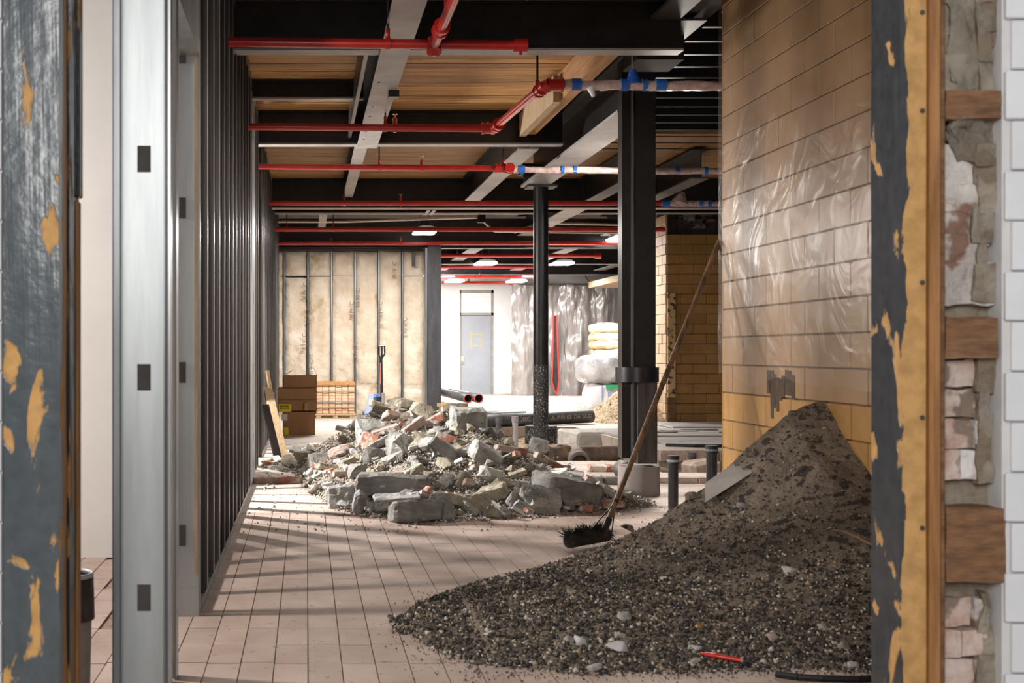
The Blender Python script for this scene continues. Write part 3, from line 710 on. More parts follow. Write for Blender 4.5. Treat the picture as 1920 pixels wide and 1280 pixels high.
cyl('conduit', (-.45, 21.02, 2.91), (1.95, 21.02, 2.91), .02, M['black_steel'], iw, n=8)
bx('hanging_bracket', (1.80, 21.0, 2.62), (1.86, 21.05, 2.92), M['black_steel'], iw)
def text(s, size, loc, rot, m, parent=None, name='lettering', ext=.0005):
    c = bpy.data.curves.new(name, 'FONT'); c.body = s; c.size = size; c.extrude = ext; c.align_x = 'CENTER'; c.align_y = 'CENTER'
    o = bpy.data.objects.new(name, c); COL.objects.link(o); c.materials.append(m); o.location = loc; o.rotation_euler = rot
    dg = bpy.context.evaluated_depsgraph_get(); me = bpy.data.meshes.new_from_object(o.evaluated_get(dg)); bpy.data.objects.remove(o)
    o = bpy.data.objects.new(name, me); COL.objects.link(o); o.location = loc; o.rotation_euler = rot
    if not me.materials: me.materials.append(m)
    if parent: o.parent = parent
    return o
for (px, py) in ((740, 505), (572, 545), (580, 590), (571, 640), (660, 580), (672, 555), (714, 580), (667, 655), (760, 610), (584, 690)):
    p = at(px, py, 21.07); text('R19  C', .10, p, (PI/2, -PI/2, 0), M['ink_grey'], iw)

# far white wall with door ----------------------------------------------
def X(px, Y): return (px-PX)/F*Y
def Z(py, Y): return CH+(PY-py)/F*Y
YW = 32.3
dx0, dx1 = X(862, YW), X(926, YW)
fw = struct(MB().box(2.0, YW, 0, dx0, YW+.2, 3.9).box(dx1, YW, 0, X(960, YW), YW+.2, 3.9).box(dx0, YW, Z(543, YW), dx1, YW+.2, 3.9).build('wall_back', M['white_wall']))
struct(MB().box(X(960, YW), YW+.3, 0, 8.4, YW+.5, 3.9).build('wall_back_grey', M['drywall']))
d = struct(E('door_1', (dx0, YW+.1, ZR))); 
def dpart(nm, a, b, m, par=None):
    o = bx(nm, a, b, m, par or d); 
    if par is None: o.location = (-dx0, -YW-.1, -ZR)
    return o
leaf = dpart('door_leaf', (dx0+.04, YW+.10, ZR), (dx1-.06, YW+.15, Z(592, YW)), M['door_grey'])
dpart('transom_panel', (dx0+.04, YW+.10, Z(586, YW)), (dx1-.06, YW+.15, Z(548, YW)), M['white_wall'])
dpart('door_frame', (dx0, YW+.05, Z(591, YW)), (dx1, YW+.16, Z(586, YW)), M['door_frame'])
dpart('door_frame', (dx0, YW+.05, ZR), (dx0+.04, YW+.16, Z(543, YW)), M['door_frame'])
dpart('door_frame', (dx1-.06, YW+.05, ZR), (dx1, YW+.16, Z(543, YW)), M['door_frame'])
dpart('door_frame', (dx0, YW+.05, Z(549, YW)), (dx1, YW+.16, Z(543, YW)), M['door_frame'])
lk = dpart('lock_plate', (X(865, YW), YW+.07, Z(682, YW)), (X(871.5, YW), YW+.10, Z(667, YW)), M['conduit'], leaf)
cyl('door_knob', (X(868, YW), YW+.03, Z(678, YW)), (X(868, YW), YW+.09, Z(678, YW)), .03, M['door_frame'], leaf, n=10)
for (a_, b_, c_, e_) in ((879, 627, 908, 625), (879, 648, 908, 650), (884, 622, 885, 655), (903, 622, 904, 652)):
    if abs(a_-c_) > 5: bx('tape_strip', (X(a_, YW), YW+.092, Z(b_, YW)-.025), (X(c_, YW), YW+.1, Z(b_, YW)+.025), M['tape'], leaf)
    else: bx('tape_strip', (X(a_, YW)-.025, YW+.093, Z(e_, YW)), (X(a_, YW)+.025, YW+.1, Z(b_, YW)), M['tape'], leaf)
dpart('wall_recess', (dx0-.02, YW+.16, 0), (dx1+.02, YW+.2, 3.0), M['door_frame'])
# plastic curtain ---------------------------------------------------------
YC = 31.0
vs = []; fs = []; nx, nzc = 150, 50
x0, x1 = X(960, YC), X(1152, YC)
for j in range(nzc+1):
    for i in range(nx+1):
        u = i/nx; v = j/nzc; x = lerp(x0, x1, u); z = lerp(ZR, Z(532, YC), v)
        y = YC+.09*math.sin(x*9+1.5*nz(x, z, .8))*(.4+.6*(1-v))+.12*nz(x*1.4, z*.35, 2.2)+.05*nz(x*2, z, 4)
        vs.append((x+.06*nz(x, z, 1.5, 4), y, z - .08*abs(math.sin(x*2.4))*v))
for j in range(nzc):
    for i in range(nx): a = j*(nx+1)+i; fs.append((a, a+1, a+nx+2, a+nx+1))
me = bpy.data.meshes.new('sheet'); me.from_pydata(vs, [], fs); me.polygons.foreach_set('use_smooth', [True]*len(fs))
cu = Thing('plastic_curtain', ((x0+x1)/2, YC, ZR), 'translucent grey plastic dust curtain hanging beside the white wall at the back', 'curtain')
o = link('sheet', me, M['plastic_curtain'], cu.e); o.location = -cu.l
slit = [(1037,592),(1044,592),(1045,640),(1047,690),(1048,715),(1044,738),(1040,733),(1035,715),(1036,690),(1037,640)]
pts = [at(a, b, YC-.40) for a, b in slit]
cu.part('zip_opening', MB().prism([(p.x, p.z) for p in pts], 'y', YC-.40, YC-.385), M['void'])
m = MB(); q = [p+Vector((0,-.01,0)) for p in pts]; m.path(q+[q[0]], .016, n=6); cu.part('zip_tape', m, M['zipper'])
cu.part('top_batten', MB().box(x0, YC-.02, Z(535, YC), x1, YC+.02, Z(531, YC)), M['black_dusty'])
tag(bx('leaning_conduit', (-.02, -.02, 0), (.02, .02, 1.0), M['galv_dark'], mtx=Matrix.Translation(at(1121, 556, YC-.5)) @ Matrix.Rotation(-.55, 4, 'Y')), 'loose grey metal channel hanging over the top right of the plastic curtain', 'metal channel')
tag(bx('timber_soffit', (X(1122, 29), 24, 2.72), (8.3, 30, 2.86), M['lumber']), 'pale timber soffit above the right end of the plastic curtain', 'timber beam')

# ---------------------------------------------------------------- sprinkler pipes
R = .030
def hanger(T, p, top=3.15):
    pr = T.part('hanger_rod', MB().tube(p+Vector((0,0,R)), (p.x, p.y, top), .008, n=6), M['black_steel'])
    T.sub('hanger_clamp', MB().tube(p-Vector((.014,0,0)), p+Vector((.014,0,0)), R+.007, n=14).box(p.x-.012, p.y-.012, p.z+R, p.x+.012, p.y+.012, p.z+R+.06), M['red_pipe'], pr, True)
def head(T, p):
    pr = T.part('sprinkler_head', MB().tube(p+Vector((0,0,R-.01)), p+Vector((0,0,R+.045)), .019, n=10).tube(p-Vector((0,.0,R+.012)), p+Vector((0,0,R)), .014, n=8), M['red_pipe'], True)
    T.sub('deflector', MB().tube(p+Vector((0,0,R+.045)), p+Vector((0,0,R+.075)), .008, n=8).tube(p+Vector((0,0,R+.075)), p+Vector((0,0,R+.08)), .022, n=12), M['brass'], pr)
def coupling(T, p, d, r=R, w=.045):
    d = Vector(d).normalized()
    m = MB().tube(p-d*w, p+d*w, r+.012, n=14).tube(p-d*(w+.008), p-d*(w-.008), r+.02, n=14).tube(p+d*(w-.008), p+d*(w+.008), r+.02, n=14)
    u = Vector((0,0,1)) if abs(d.z) < .9 else Vector((1,0,0))
    m.tube(p+u*(r+.02)-d.cross(u)*.02, p+u*(r+.02)+d.cross(u)*.02, .008, n=6)
    T.part('coupling', m, M['red_pipe'], True)
def wrapped(T, p0, p1, tapes, seed=0):
    p0 = Vector(p0); p1 = Vector(p1); n = 14; k = 70; vs = []; fs = []
    for i in range(k+1):
        t = i/k; p = p0.lerp(p1, t)
        for j in range(n):
            a = 2*PI*j/n; r = .034+.010*noise.noise(Vector((p.x*5+seed, math.cos(a)*1.2, math.sin(a)*1.2)))+.007*noise.noise(Vector((p.x*22, a, seed)))
            vs.append(p+Vector((0, math.cos(a)*r, math.sin(a)*r-.006*abs(math.sin(t*20)))))
    for i in range(k):
        for j in range(n): jj = (j+1) % n; fs.append((i*n+j, i*n+jj, (i+1)*n+jj, (i+1)*n+j))
    T.part('plastic_wrap', MB().add(vs, fs), M['pipe_wrap'], True)
    for t, w in tapes:
        p = p0.lerp(p1, t); T.part('blue_tape', MB().tube(p-Vector((w*.8,0,0)), p+Vector((w*.8,0,0)), .041, n=14), M['blue_tape'], True)
grp = 'red sprinkler pipes crossing under the ceiling'
# 1
P = Thing('sprinkler_pipe', (-.5, 7.4, 3.02), 'nearest red sprinkler pipe with an open branch rising towards the viewer', 'pipe', grp)
P.part('pipe', MB().tube((-.47, 7.4, 3.02), (1.27, 7.4, 3.0), R, n=16), M['red_pipe'], True)
P.part('end_cap', MB().tube((1.25, 7.4, 3.0), (1.33, 7.4, 3.0), .042, n=14).tube((1.29, 7.4, 2.96), (1.29, 7.4, 2.94), .01, n=8), M['red_pipe'], True)
P.part('branch_pipe', MB().tube((.765, 7.38, 2.99), (.80, 5.6, 3.06), R, n=16), M['red_pipe'], True)
P.part('elbow', MB().tube((.765, 7.36, 2.95), (.765, 7.4, 3.04), .046, .034, n=12).tube((.765, 7.38, 2.93), (.765, 7.38, 2.96), .012, .04, n=10), M['red_pipe'], True)
coupling(P, Vector((.772, 7.05, 3.01)), (.03,-1,.04))
hanger(P, Vector((.49, 7.4, 3.01)), 3.5); head(P, Vector((.78, 6.8, 3.03)))
# 2
P = Thing('sprinkler_pipe', (-.47, 10.15, 3.02), 'second red sprinkler pipe, elbowing forward into a plastic-wrapped length', 'pipe', grp)
P.part('pipe', MB().tube((-.5, 10.15, 3.015), (1.55, 10.15, 3.0), R, n=16), M['red_pipe'], True)
P.part('pipe', MB().tube((1.55, 10.15, 3.0), (1.66, 8.57, 3.015), R, n=16), M['red_pipe'], True)
coupling(P, Vector((1.50, 10.15, 3.0)), (1,0,0)); coupling(P, Vector((1.56, 10.0, 3.0)), (.07,-1,0)); coupling(P, Vector((1.66, 8.70, 3.01)), (.07,-1,0)); coupling(P, Vector((1.74, 8.57, 3.015)), (1,0,0))
P.part('elbow', MB().tube((1.66, 8.6, 3.0), (1.70, 8.57, 3.02), .045, n=12), M['red_pipe'], True)
P.part('elbow', MB().tube((1.53, 10.17, 3.0), (1.57, 10.1, 3.0), .045, n=12), M['red_pipe'], True)
wrapped(P, (1.80, 8.57, 3.02), (4.6, 8.57, 3.0), ((.03, .04), (.15, .035), (.20, .02), (.24, .045)), 1)
P.part('blue_tape', MB().tube((2.28, 8.56, 3.02), (2.275, 8.56, 3.12), .06, .02, n=10), M['blue_tape'], True)
P.part('torn_wrap', MB().tube((1.98, 8.56, 3.0), (2.0, 8.55, 2.93), .03, .012, n=7), M['bag_white'], True)
hanger(P, Vector((.65, 10.15, 3.01)), 3.3); hanger(P, Vector((1.655, 8.8, 3.01)), 3.4); head(P, Vector((.73, 10.15, 3.01)))
P.part('hanger_rod', MB().tube((2.275, 8.57, 3.1), (2.275, 8.57, 3.4), .006, n=6), M['galv'])
# 3
P = Thing('sprinkler_pipe', (-.47, 12.35, 3.02), 'third red sprinkler pipe, wrapped in plastic past the girder end', 'pipe', grp)
P.part('pipe', MB().tube((-.48, 12.35, 3.02), (2.0, 12.35, 3.0), R, n=16), M['red_pipe'], True)
coupling(P, Vector((1.95, 12.35, 3.0)), (1,0,0)); coupling(P, Vector((2.04, 12.35, 3.0)), (0,1,0))
wrapped(P, (2.08, 12.35, 2.99), (6.2, 12.35, 2.96), ((.02, .04), (.12, .02), (.15,.02), (.40, .03), (.47,.02)), 4)
hanger(P, Vector((.73, 12.35, 3.01)), 3.3); hanger(P, Vector((1.98, 12.35, 3.0)), 3.2); head(P, Vector((1.16, 12.35, 3.01)))
# 4
P = Thing('sprinkler_pipe', (-.48, 15.4, 3.02), 'fourth red sprinkler pipe, wrapped and taped at its right end', 'pipe', grp)
P.part('pipe', MB().tube((-.48, 15.4, 3.02), (4.45, 15.4, 3.02), R, n=16), M['red_pipe'], True)
wrapped(P, (4.45, 15.4, 3.02), (7.2, 15.4, 3.0), ((.02, .06), (.18, .03), (.22,.03), (.33, .03)), 7)
P.part('bagged_head', MB().tube((4.68, 15.4, 3.02), (4.72, 15.4, 3.16), .11, .03, n=9), M['pipe_wrap'], True)
hanger(P, Vector((.47, 15.4, 3.02)), 3.3); head(P, Vector((1.18, 15.4, 3.02)))
# 5, 6 and the far ones
for (Y, xe, lb, hx, sx_) in ((18.5, 5.4, 'fifth red sprinkler pipe, passing the lamp above the insulated wall', (-.30, .40), ()), (20.5, 5.4, 'sixth red sprinkler pipe, just above the insulated wall', (.41,), (1.57,))):
    P = Thing('sprinkler_pipe', (-.48, Y, 3.0), lb, 'pipe', grp)
    P.part('pipe', MB().tube((-.5, Y, 3.0 if Y < 20 else 2.97), (xe, Y, 3.0 if Y < 20 else 2.97), .034, n=12), M['red_pipe'], True)
    for x in hx: hanger(P, Vector((x, Y, 3.0 if Y < 20 else 2.97)), 3.3)
    for x in sx_: head(P, Vector((x, Y, 2.97)))
for (Y, py, xe, lb) in ((23.6, 479, 1115, 'red pipe beyond the insulated wall ending in a cap'), (26.6, 500, 1000, 'red pipe passing the paired ceiling lamps'), (29.0, 519, 1000, 'red pipe second from the white back wall'), (31.0, 530, 955, 'farthest red pipe against the white back wall')):
    P = Thing('sprinkler_pipe', (2.2, Y, Z(py, Y)), lb, 'pipe', grp)
    P.part('pipe', MB().tube((2.15, Y, Z(py, Y)), (X(xe, Y), Y, Z(py, Y)), .04, n=10), M['red_pipe'], True)
    P.part('end_cap', MB().tube((X(xe, Y), Y, Z(py, Y)), (X(xe, Y)+.12, Y, Z(py, Y)), .06, n=10), M['red_pipe'], True)
    for x in (2.9, 4.1): hanger(P, Vector((x, Y, Z(py, Y))), 3.6)
# conduits
def conduit(pts, label, r=.012, m='conduit'):
    tag(MB().path(pts, r, n=8).build('conduit', M[m]), label, 'conduit')
conduit([(-.48, 13.9, 3.24), (1.9, 13.9, 3.24)], 'thin bright conduit crossing between third red pipe and deep crossbeam', .014)
conduit([(-.45, 19.3, 3.20), (.6, 19.3, 3.20), (2.7, 19.3, 3.27), (2.95, 19.3, 3.05), (5.3, 19.3, 3.02)], 'thin bright conduit dipping left of the round column', .018)
conduit([(3.3, 19.5, 3.05), (3.7, 19.5, 3.2), (5.2, 19.5, 3.17)], 'bent pale conduit between round and square columns', .018)
conduit([(2.3, 22.2, 3.08), (6.6, 22.2, 3.08)], 'far pale conduit above the capped red pipe', .02)
for x, lb in ((1.72, 'left of two small pale ceiling brackets before the lamp'), (1.80, 'right of two small pale ceiling brackets before the lamp')):
    tag(bx('bracket', (x, 17.5, 3.17), (x+.05, 18.1, 3.18), M['lit_underside']), lb, 'bracket')
tag(bx('junction_box', (2.68, 19.2, 3.18), (2.80, 19.3, 3.30), M['black_steel']), 'black junction box on the thin ceiling conduit', 'junction box')

# high-bay lamps
for (px, py, Y, s, lb) in ((796, 435, 19.6, 1.0, 'nearest bright ceiling lamp hanging above the insulated wall'), (910, 494, 26.0, 1.0, 'bright ceiling lamp left of the round column'),
        (1053, 494, 26.0, 1.0, 'bright ceiling lamp right of the round column'), (852, 527, 30.0, 1.0, 'small far ceiling lamp left of the grey door top'), (968, 527, 30.0, 1.0, 'small far ceiling lamp between door and plastic curtain'), (1163, 447, 20.4, 1.0, 'ceiling lamp half hidden by the square column')):
    p = at(px, py, Y); T = Thing('ceiling_lamp', tuple(p), lb, 'lamp', 'high-bay lamps under the ceiling')
    w = .16 if Y < 22 else .2; w *= 1.05
    T.part('housing', MB().prism([(p.x-w, p.z+.01), (p.x+w, p.z+.01), (p.x+w*.75, p.z+.06), (p.x+w*.3, p.z+.08), (p.x-w*.3, p.z+.08), (p.x-w*.75, p.z+.06)], 'y', p.y-.28, p.y+.28), M['lamp_body'])
    T.part('diffuser', MB().prism([(p.x-w, p.z-.02), (p.x+w, p.z-.02), (p.x+w*1.02, p.z+.008), (p.x-w*1.02, p.z+.008)], 'y', p.y-.29, p.y+.29), M['lamp_glow'])
    T.part('driver_box', MB().box(p.x-.07, p.y-.1, p.z+.08, p.x+.07, p.y+.1, p.z+.15), M['black_steel'])
    T.part('hanger', MB().path([(p.x-.1, p.y, p.z+.07), (p.x-.06, p.y, p.z+.3)], .006, n=5).path([(p.x+.1, p.y, p.z+.07), (p.x+.06, p.y, p.z+.3)], .006, n=5), M['galv_dark'])

# ================================================================ RUBBLE
def stone_mesh(name, n=16, size=(1,1,1), seed=0, cuts=0, amp=.06, sq=.65):
    rnd = random.Random(seed); bm = bmesh.new()
    for _ in range(n):
        v = Vector((rnd.uniform(-1,1), rnd.uniform(-1,1), rnd.uniform(-1,1)))
        m_ = max(abs(v.x), abs(v.y), abs(v.z)); v = v.normalized()*(1-sq)*.9+v/m_*sq
        bm.verts.new(Vector((v.x*size[0]/2, v.y*size[1]/2, v.z*size[2]/2)))
    bmesh.ops.convex_hull(bm, input=bm.verts[:])
    bmesh.ops.delete(bm, geom=[v for v in bm.verts if not v.link_faces], context='VERTS')
    if cuts:
        bmesh.ops.subdivide_edges(bm, edges=bm.edges[:], cuts=cuts, use_grid_fill=True)
        bmesh.ops.triangulate(bm, faces=bm.faces[:])
        s = Vector((seed*3.7, seed*1.3, 0))
        for v in bm.verts:
            k = max(size)
            v.co += noise.noise_vector(v.co/k*4+s)*amp*k*.8+noise.noise_vector(v.co/k*13+s)*amp*k*.45
    me = bpy.data.meshes.new(name); bm.to_mesh(me); bm.free(); return me
def slab_mesh(name, size, seed, amp=.03, chip=.25, cuts=5):
    """broken slab: box with chipped corners and rough edges"""
    rnd = random.Random(seed); bm = bmesh.new(); bmesh.ops.create_cube(bm, size=1)
    for v in bm.verts:
        v.co = Vector((v.co.x*size[0]*(1-chip*rnd.random()*.6), v.co.y*size[1]*(1-chip*rnd.random()), v.co.z*size[2]*(1-chip*.4*rnd.random())))
    bmesh.ops.bevel(bm, geom=bm.edges[:], offset=min(size)*.12, segments=1, affect='EDGES')
    bmesh.ops.subdivide_edges(bm, edges=[e for e in bm.edges if e.calc_length() > min(size)*.4], cuts=cuts, use_grid_fill=True)
    bmesh.ops.triangulate(bm, faces=bm.faces[:])
    s = Vector((seed*5.1, 0, seed*2.3)); k = max(size)
    for v in bm.verts: v.co += noise.noise_vector(v.co/k*5+s)*amp*k*.7+noise.noise_vector(v.co/k*17+s)*amp*k*.4
    me = bpy.data.meshes.new(name); bm.to_mesh(me); bm.free(); return me
def scatter(name, P, sc, m, parent=None, nproto=6, squash=(.45,.9)):
    """many tiny stones joined in one mesh"""
    protos = []
    for s in range(nproto):
        me = stone_mesh('t', 9, seed=100+s); v = np.zeros(len(me.vertices)*3); me.vertices.foreach_get('co', v)
        me.calc_loop_triangles(); t = np.zeros(len(me.loop_triangles)*3, dtype=int); me.loop_triangles.foreach_get('vertices', t)
        protos.append((v.reshape(-1,3), t.reshape(-1,3))); bpy.data.meshes.remove(me)
    V = []; T = []; off = 0
    P = np.asarray(P); sc = np.asarray(sc); idx = np.random.randint(0, nproto, len(P))
    for s in range(nproto):
        sel = np.where(idx == s)[0]; 
        if len(sel) == 0: continue
        pv, pt = protos[s]; n = len(sel)
        q = np.random.normal(size=(n,4)); q /= np.linalg.norm(q, axis=1)[:,None]; w,x,y,z = q.T
        Rm = np.stack([1-2*(y*y+z*z),2*(x*y-z*w),2*(x*z+y*w),2*(x*y+z*w),1-2*(x*x+z*z),2*(y*z-x*w),2*(x*z-y*w),2*(y*z+x*w),1-2*(x*x+y*y)], 1).reshape(n,3,3)
        an = np.random.uniform(squash[0], 1, (n,1,3))
        loc = np.einsum('nij,nkj->nki', Rm, pv[None]*an*sc[sel][:,None,None])+P[sel][:,None,:]
        V.append(loc.reshape(-1,3)); T.append((pt[None]+(np.arange(n)*len(pv))[:,None,None]+off).reshape(-1,3)); off += n*len(pv)
    V = np.concatenate(V); T = np.concatenate(T)
    me = bpy.data.meshes.new(name); me.vertices.add(len(V)); me.vertices.foreach_set('co', V.ravel())
    me.loops.add(T.size); me.loops.foreach_set('vertex_index', T.ravel()); me.polygons.add(len(T))
    me.polygons.foreach_set('loop_start', np.arange(len(T))*3); me.update(calc_edges=True)
    return link(name, me, m, parent, 'stuff')

def rub_surface(x, y):
    return rub_h(x, y)+.03*nz(x, y, 5)+.018*nz(x, y, 14)-.03
heap = grid('rubble_heap', -.5, 2.65, 7.9, 13.6, 130, 190, rub_surface, M['dirt'], clip=.0)
heap['kind'] = 'stuff'; tag(heap, 'earth and crushed mortar body of the rubble heap in the middle', 'rubble')
P_ = []; s_ = []
for _ in range(26000):
    x = random.uniform(-.44, 2.65); y = random.uniform(7.8, 13.0); h = rub_h(x, y)
    if h < -.05:
        # loose crumbs spilled round the foot
        if random.random() > .04: continue
        h = 0
    P_.append((x, y, max(h-.01+.03*nz(x, y, 5), .002)+(ZR if y > STEP and h < .05 else 0))); s_.append(min(.05, .008+.022*random.random()**2.5+.006))
dbr = scatter('rubble_debris', P_, np.array(s_)*1.0, M['debris']); tag(dbr, 'fine grey and tan crumbs spread over the rubble heap', 'rubble')

def hit(px, py, hf, y0=7.0, y1=14.0):
    y = y0
    while y < y1:
        p = at(px, py, y)
        if p.z <= max(hf(p.x, p.y), 0): return p
        y += .02
    return at(px, py, y1)
RX = 2300.0
BIG = [ # px, py, w px, h px, kind, mat, tilt(y-axis roll), label
 (877, 793, 58, 44, 's', 'concrete', -.05, 'blocky grey concrete lump on top of the heap at its right crest'),
 (868, 774, 40, 16, 'r', 'concrete', .1, 'rounded grey lump sitting on the crest block of the heap'),
 (755, 765, 48, 26, 'r', 'concrete_warm', .1, 'mossy tan clod at the left summit of the heap'),
 (790, 775, 38, 26, 'r', 'concrete_warm', .3, 'tan pitted clod right of the summit clod'),
 (722, 770, 44, 20, 's', 'concrete_warm', .3, 'flat tan slab leaning at the upper left of the heap'),
 (690, 812, 52, 38, 'r', 'concrete', .2, 'round-edged grey chunk high on the left flank'),
 (692, 830, 26, 42, 'b', 'brick', -1.2, 'red brick standing on end on the left flank'),
 (722, 810, 44, 18, 's', 'dust_brick', -.3, 'dusty brown flat piece under the summit'),
 (718, 835, 60, 18, 's', 'concrete', -.52, 'long grey bar of concrete lying diagonally above the middle chunks'),
 (775, 802, 42, 20, 'b', 'dust_brick', -.6, 'pinkish brick with pale dusty top near the centre of the heap'),
 (815, 790, 32, 20, 'b', 'brick', -.5, 'salmon brick just left of the crest block'),
 (755, 842, 56, 42, 'r', 'concrete', .1, 'large grey rough chunk in the centre left of the heap'),
 (780, 838, 38, 40, 'r', 'concrete_warm', .5, 'brownish wedge-shaped chunk beside the large centre chunk'),
 (825, 850, 62, 40, 's', 'concrete_dark', .62, 'dark smooth-faced slab tilted down right in the heap centre'),
 (836, 826, 36, 22, 'b', 'brick', .3, 'red-brown brick end below the crest block'),
 (908, 856, 54, 44, 's', 'concrete', .5, 'big pale-faced wedge right of the heap centre'),
 (955, 847, 56, 16, 'b', 'brick', .15, 'long red tile brick lying right of the pale wedge'),
 (1035, 872, 66, 14, 'b', 'brick', .48, 'red brick sloping down the right flank'),
 (1010, 838, 30, 28, 'r', 'concrete', .1, 'small grey chunk beside the round column collar'),
 (1060, 922, 96, 52, 's', 'concrete_dark', .22, 'large smooth brown-grey boulder slab on the right flank'),
 (1010, 948, 66, 50, 'r', 'concrete', .1, 'big rough speckled block at the front right foot of the heap'),
 (740, 912, 116, 34, 's', 'concrete_dark', .03, 'longest dark kerb-like slab across the lower left of the heap'),
 (644, 945, 52, 40, 's', 'concrete', -.15, 'squat grey block at the front left foot of the heap'),
 (674, 955, 22, 38, 'r', 'concrete_dark', .2, 'narrow upright grey stone next to the front left block'),
 (777, 967, 84, 34, 's', 'concrete_dark', -.03, 'broad flat-topped grey slab at the very front of the heap'),
 (832, 962, 48, 46, 'r', 'concrete', .2, 'rounded grey stone right of the front flat slab'),
 (745, 942, 78, 20, 's', 'concrete', -.08, 'low grey slab lying behind the front flat slab'),
 (862, 942, 50, 24, 's', 'concrete_warm', .25, 'wedge of grey concrete tilting towards the front centre'),
 (898, 946, 34, 34, 'r', 'concrete_warm', .6, 'triangular tan stone at the front centre'),
 (925, 926, 46, 30, 's', 'concrete_warm', -.3, 'tan rough block behind the front triangular stone'),
 (965, 938, 34, 34, 'r', 'concrete', .3, 'grey lump left of the big speckled block'),
 (920, 965, 32, 18, 'r', 'concrete_warm', 0, 'small flat stone on the floor at the front centre'),
 (807, 930, 26, 22, 'b', 'brick', .8, 'red broken brick corner above the front slab'),
 (640, 850, 40, 22, 's', 'dust_brick', -.3, 'red-streaked flat piece on the lower left flank'),
 (660, 866, 44, 20, 's', 'concrete_warm', -.35, 'long beige fragment low on the left flank'),
 (595, 868, 46, 26, 'r', 'concrete', -.1, 'light grey lump at the left tail of the heap'),
 (545, 868, 28, 24, 'r', 'concrete_warm', .2, 'farthest left beige stone beside the leaning boards'),
 (572, 858, 36, 22, 'r', 'concrete_warm', -.2, 'greenish tan clod near the left tail'),
 (700, 858, 36, 26, 'r', 'concrete', .2, 'grey blocky piece below the diagonal bar'),
 (672, 887, 34, 24, 'r', 'concrete_dark', .1, 'pitted dark lump at the left foot above the long slab'),
 (652, 880, 18, 12, 'r', 'concrete_pale', .1, 'small white chip left of the pitted dark lump'),
 (636, 893, 26, 12, 'b', 'brick', .0, 'orange brick scrap at the left edge of the heap'),
 (975, 915, 34, 26, 'r', 'concrete', .3, 'mottled stone in the middle of the right half'),
 (918, 893, 36, 22, 'r', 'concrete_pale', .3, 'pale flinty lump below the big wedge'),
 (866, 905, 30, 34, 's', 'concrete_warm', -.9, 'small tan slab standing steeply above the front centre'),
 (1040, 893, 44, 22, 'r', 'concrete_pale', -.3, 'pale rounded stone below the sloping red brick'),
 (1098, 956, 22, 14, 'b', 'brick', .05, 'small red brick end at the right foot of the heap'),
 (1140, 925, 44, 26, 's', 'concrete', .5, 'thin grey flake near the broom handle'),
 (1170, 905, 38, 40, 's', 'concrete_dark', .9, 'dark sloping slab against the concrete base'),
 (1150, 950, 34, 14, 'b', 'brick', -.1, 'reddish rubble brick in front of the concrete base'),
]
yawr = random.Random(5)
for k, (px, py, w, h, kd, mm, roll, lb) in enumerate(BIG):
    p = hit(px, py, rub_h); s = p.y/RX*1.12
    W_, H_ = w*s, h*s
    if kd == 's': c, sn = abs(math.cos(roll)), abs(math.sin(roll)); L_ = W_; T_ = max(H_-L_*sn*.6, H_*.5); size = (L_*1.12, max(min(L_*.8, .34), T_), T_*1.15); me = slab_mesh('concrete_chunk', size, k, .045, .3, 6)
    elif kd == 'b': me = slab_mesh('brick_piece', (W_*1.05, .11, max(.05, H_*.75)), k, .008, .08, 2)
    else: me = stone_mesh('concrete_chunk', 15, (W_*1.15, max(W_, H_)*.95, H_*1.2), k, 4, .055, .6)
    o = link('brick_piece' if kd == 'b' else 'concrete_chunk', me, M[mm])
    o.location = p+Vector((0, -.02, .015)); zmin = H_*.5
    if o.location.z < H_*.45: o.location.z = H_*.45
    o.rotation_euler = (yawr.uniform(-.25, .2), roll, yawr.uniform(-.35, .35))
    tag(o, lb, 'brick' if kd == 'b' else 'rubble chunk', 'large pieces of the rubble heap')
# smaller individual pieces
protos = [('concrete_chunk', stone_mesh('concrete_chunk', 11, (1,.9,.7), 40+i, 1, .04), mm) for i, mm in enumerate(['concrete','concrete_warm','concrete','concrete_dark','concrete_warm','concrete'])]
protos += [('concrete_chunk', slab_mesh('concrete_chunk', (1,.7,.35), 60+i, .03, .35, 1), mm) for i, mm in enumerate(['concrete','concrete_warm','dust_brick','concrete_pale'])]
protos += [('brick_piece', slab_mesh('brick_piece', (1,.55,.38), 80+i, .012, .12, 1), 'brick') for i in range(2)]
for n_, me, mm in protos: me.materials.append(M[mm])
SHORT = ['crest block', 'lump on the crest block', 'left summit clod', 'tan pitted summit clod', 'upper left tan slab', 'high left grey chunk', 'brick standing on end', 'flat piece under the summit', 'long diagonal grey bar', 'dusty-topped pinkish brick', 'salmon brick by the crest', 'large centre-left chunk', 'brownish wedge chunk', 'dark tilted centre slab', 'brick under the crest block', 'big pale-faced wedge', 'long red tile brick', 'sloping red brick', 'chunk by the column collar', 'large smooth right boulder', 'big speckled block', 'longest dark kerb slab', 'squat front left block', 'narrow upright stone', 'broad front flat slab', 'rounded front stone', 'low slab behind the front', 'tilted front centre wedge', 'triangular front stone', 'tan rough front block', 'lump by the speckled block', 'small flat front stone', 'broken red brick corner', 'red-streaked flat piece', 'long beige left fragment', 'lump at the left tail', 'farthest left beige stone', 'greenish left tail clod', 'grey piece below the bar', 'pitted dark left lump', 'small white chip', 'orange brick scrap', 'mottled right-half stone', 'pale flinty lump', 'steep small tan slab', 'pale rounded right stone', 'brick end at the right foot', 'flake by the broom handle', 'sloping slab by the concrete base', 'brick before the concrete base']
cnt = 0; taken = set()
sr = random.Random(11)
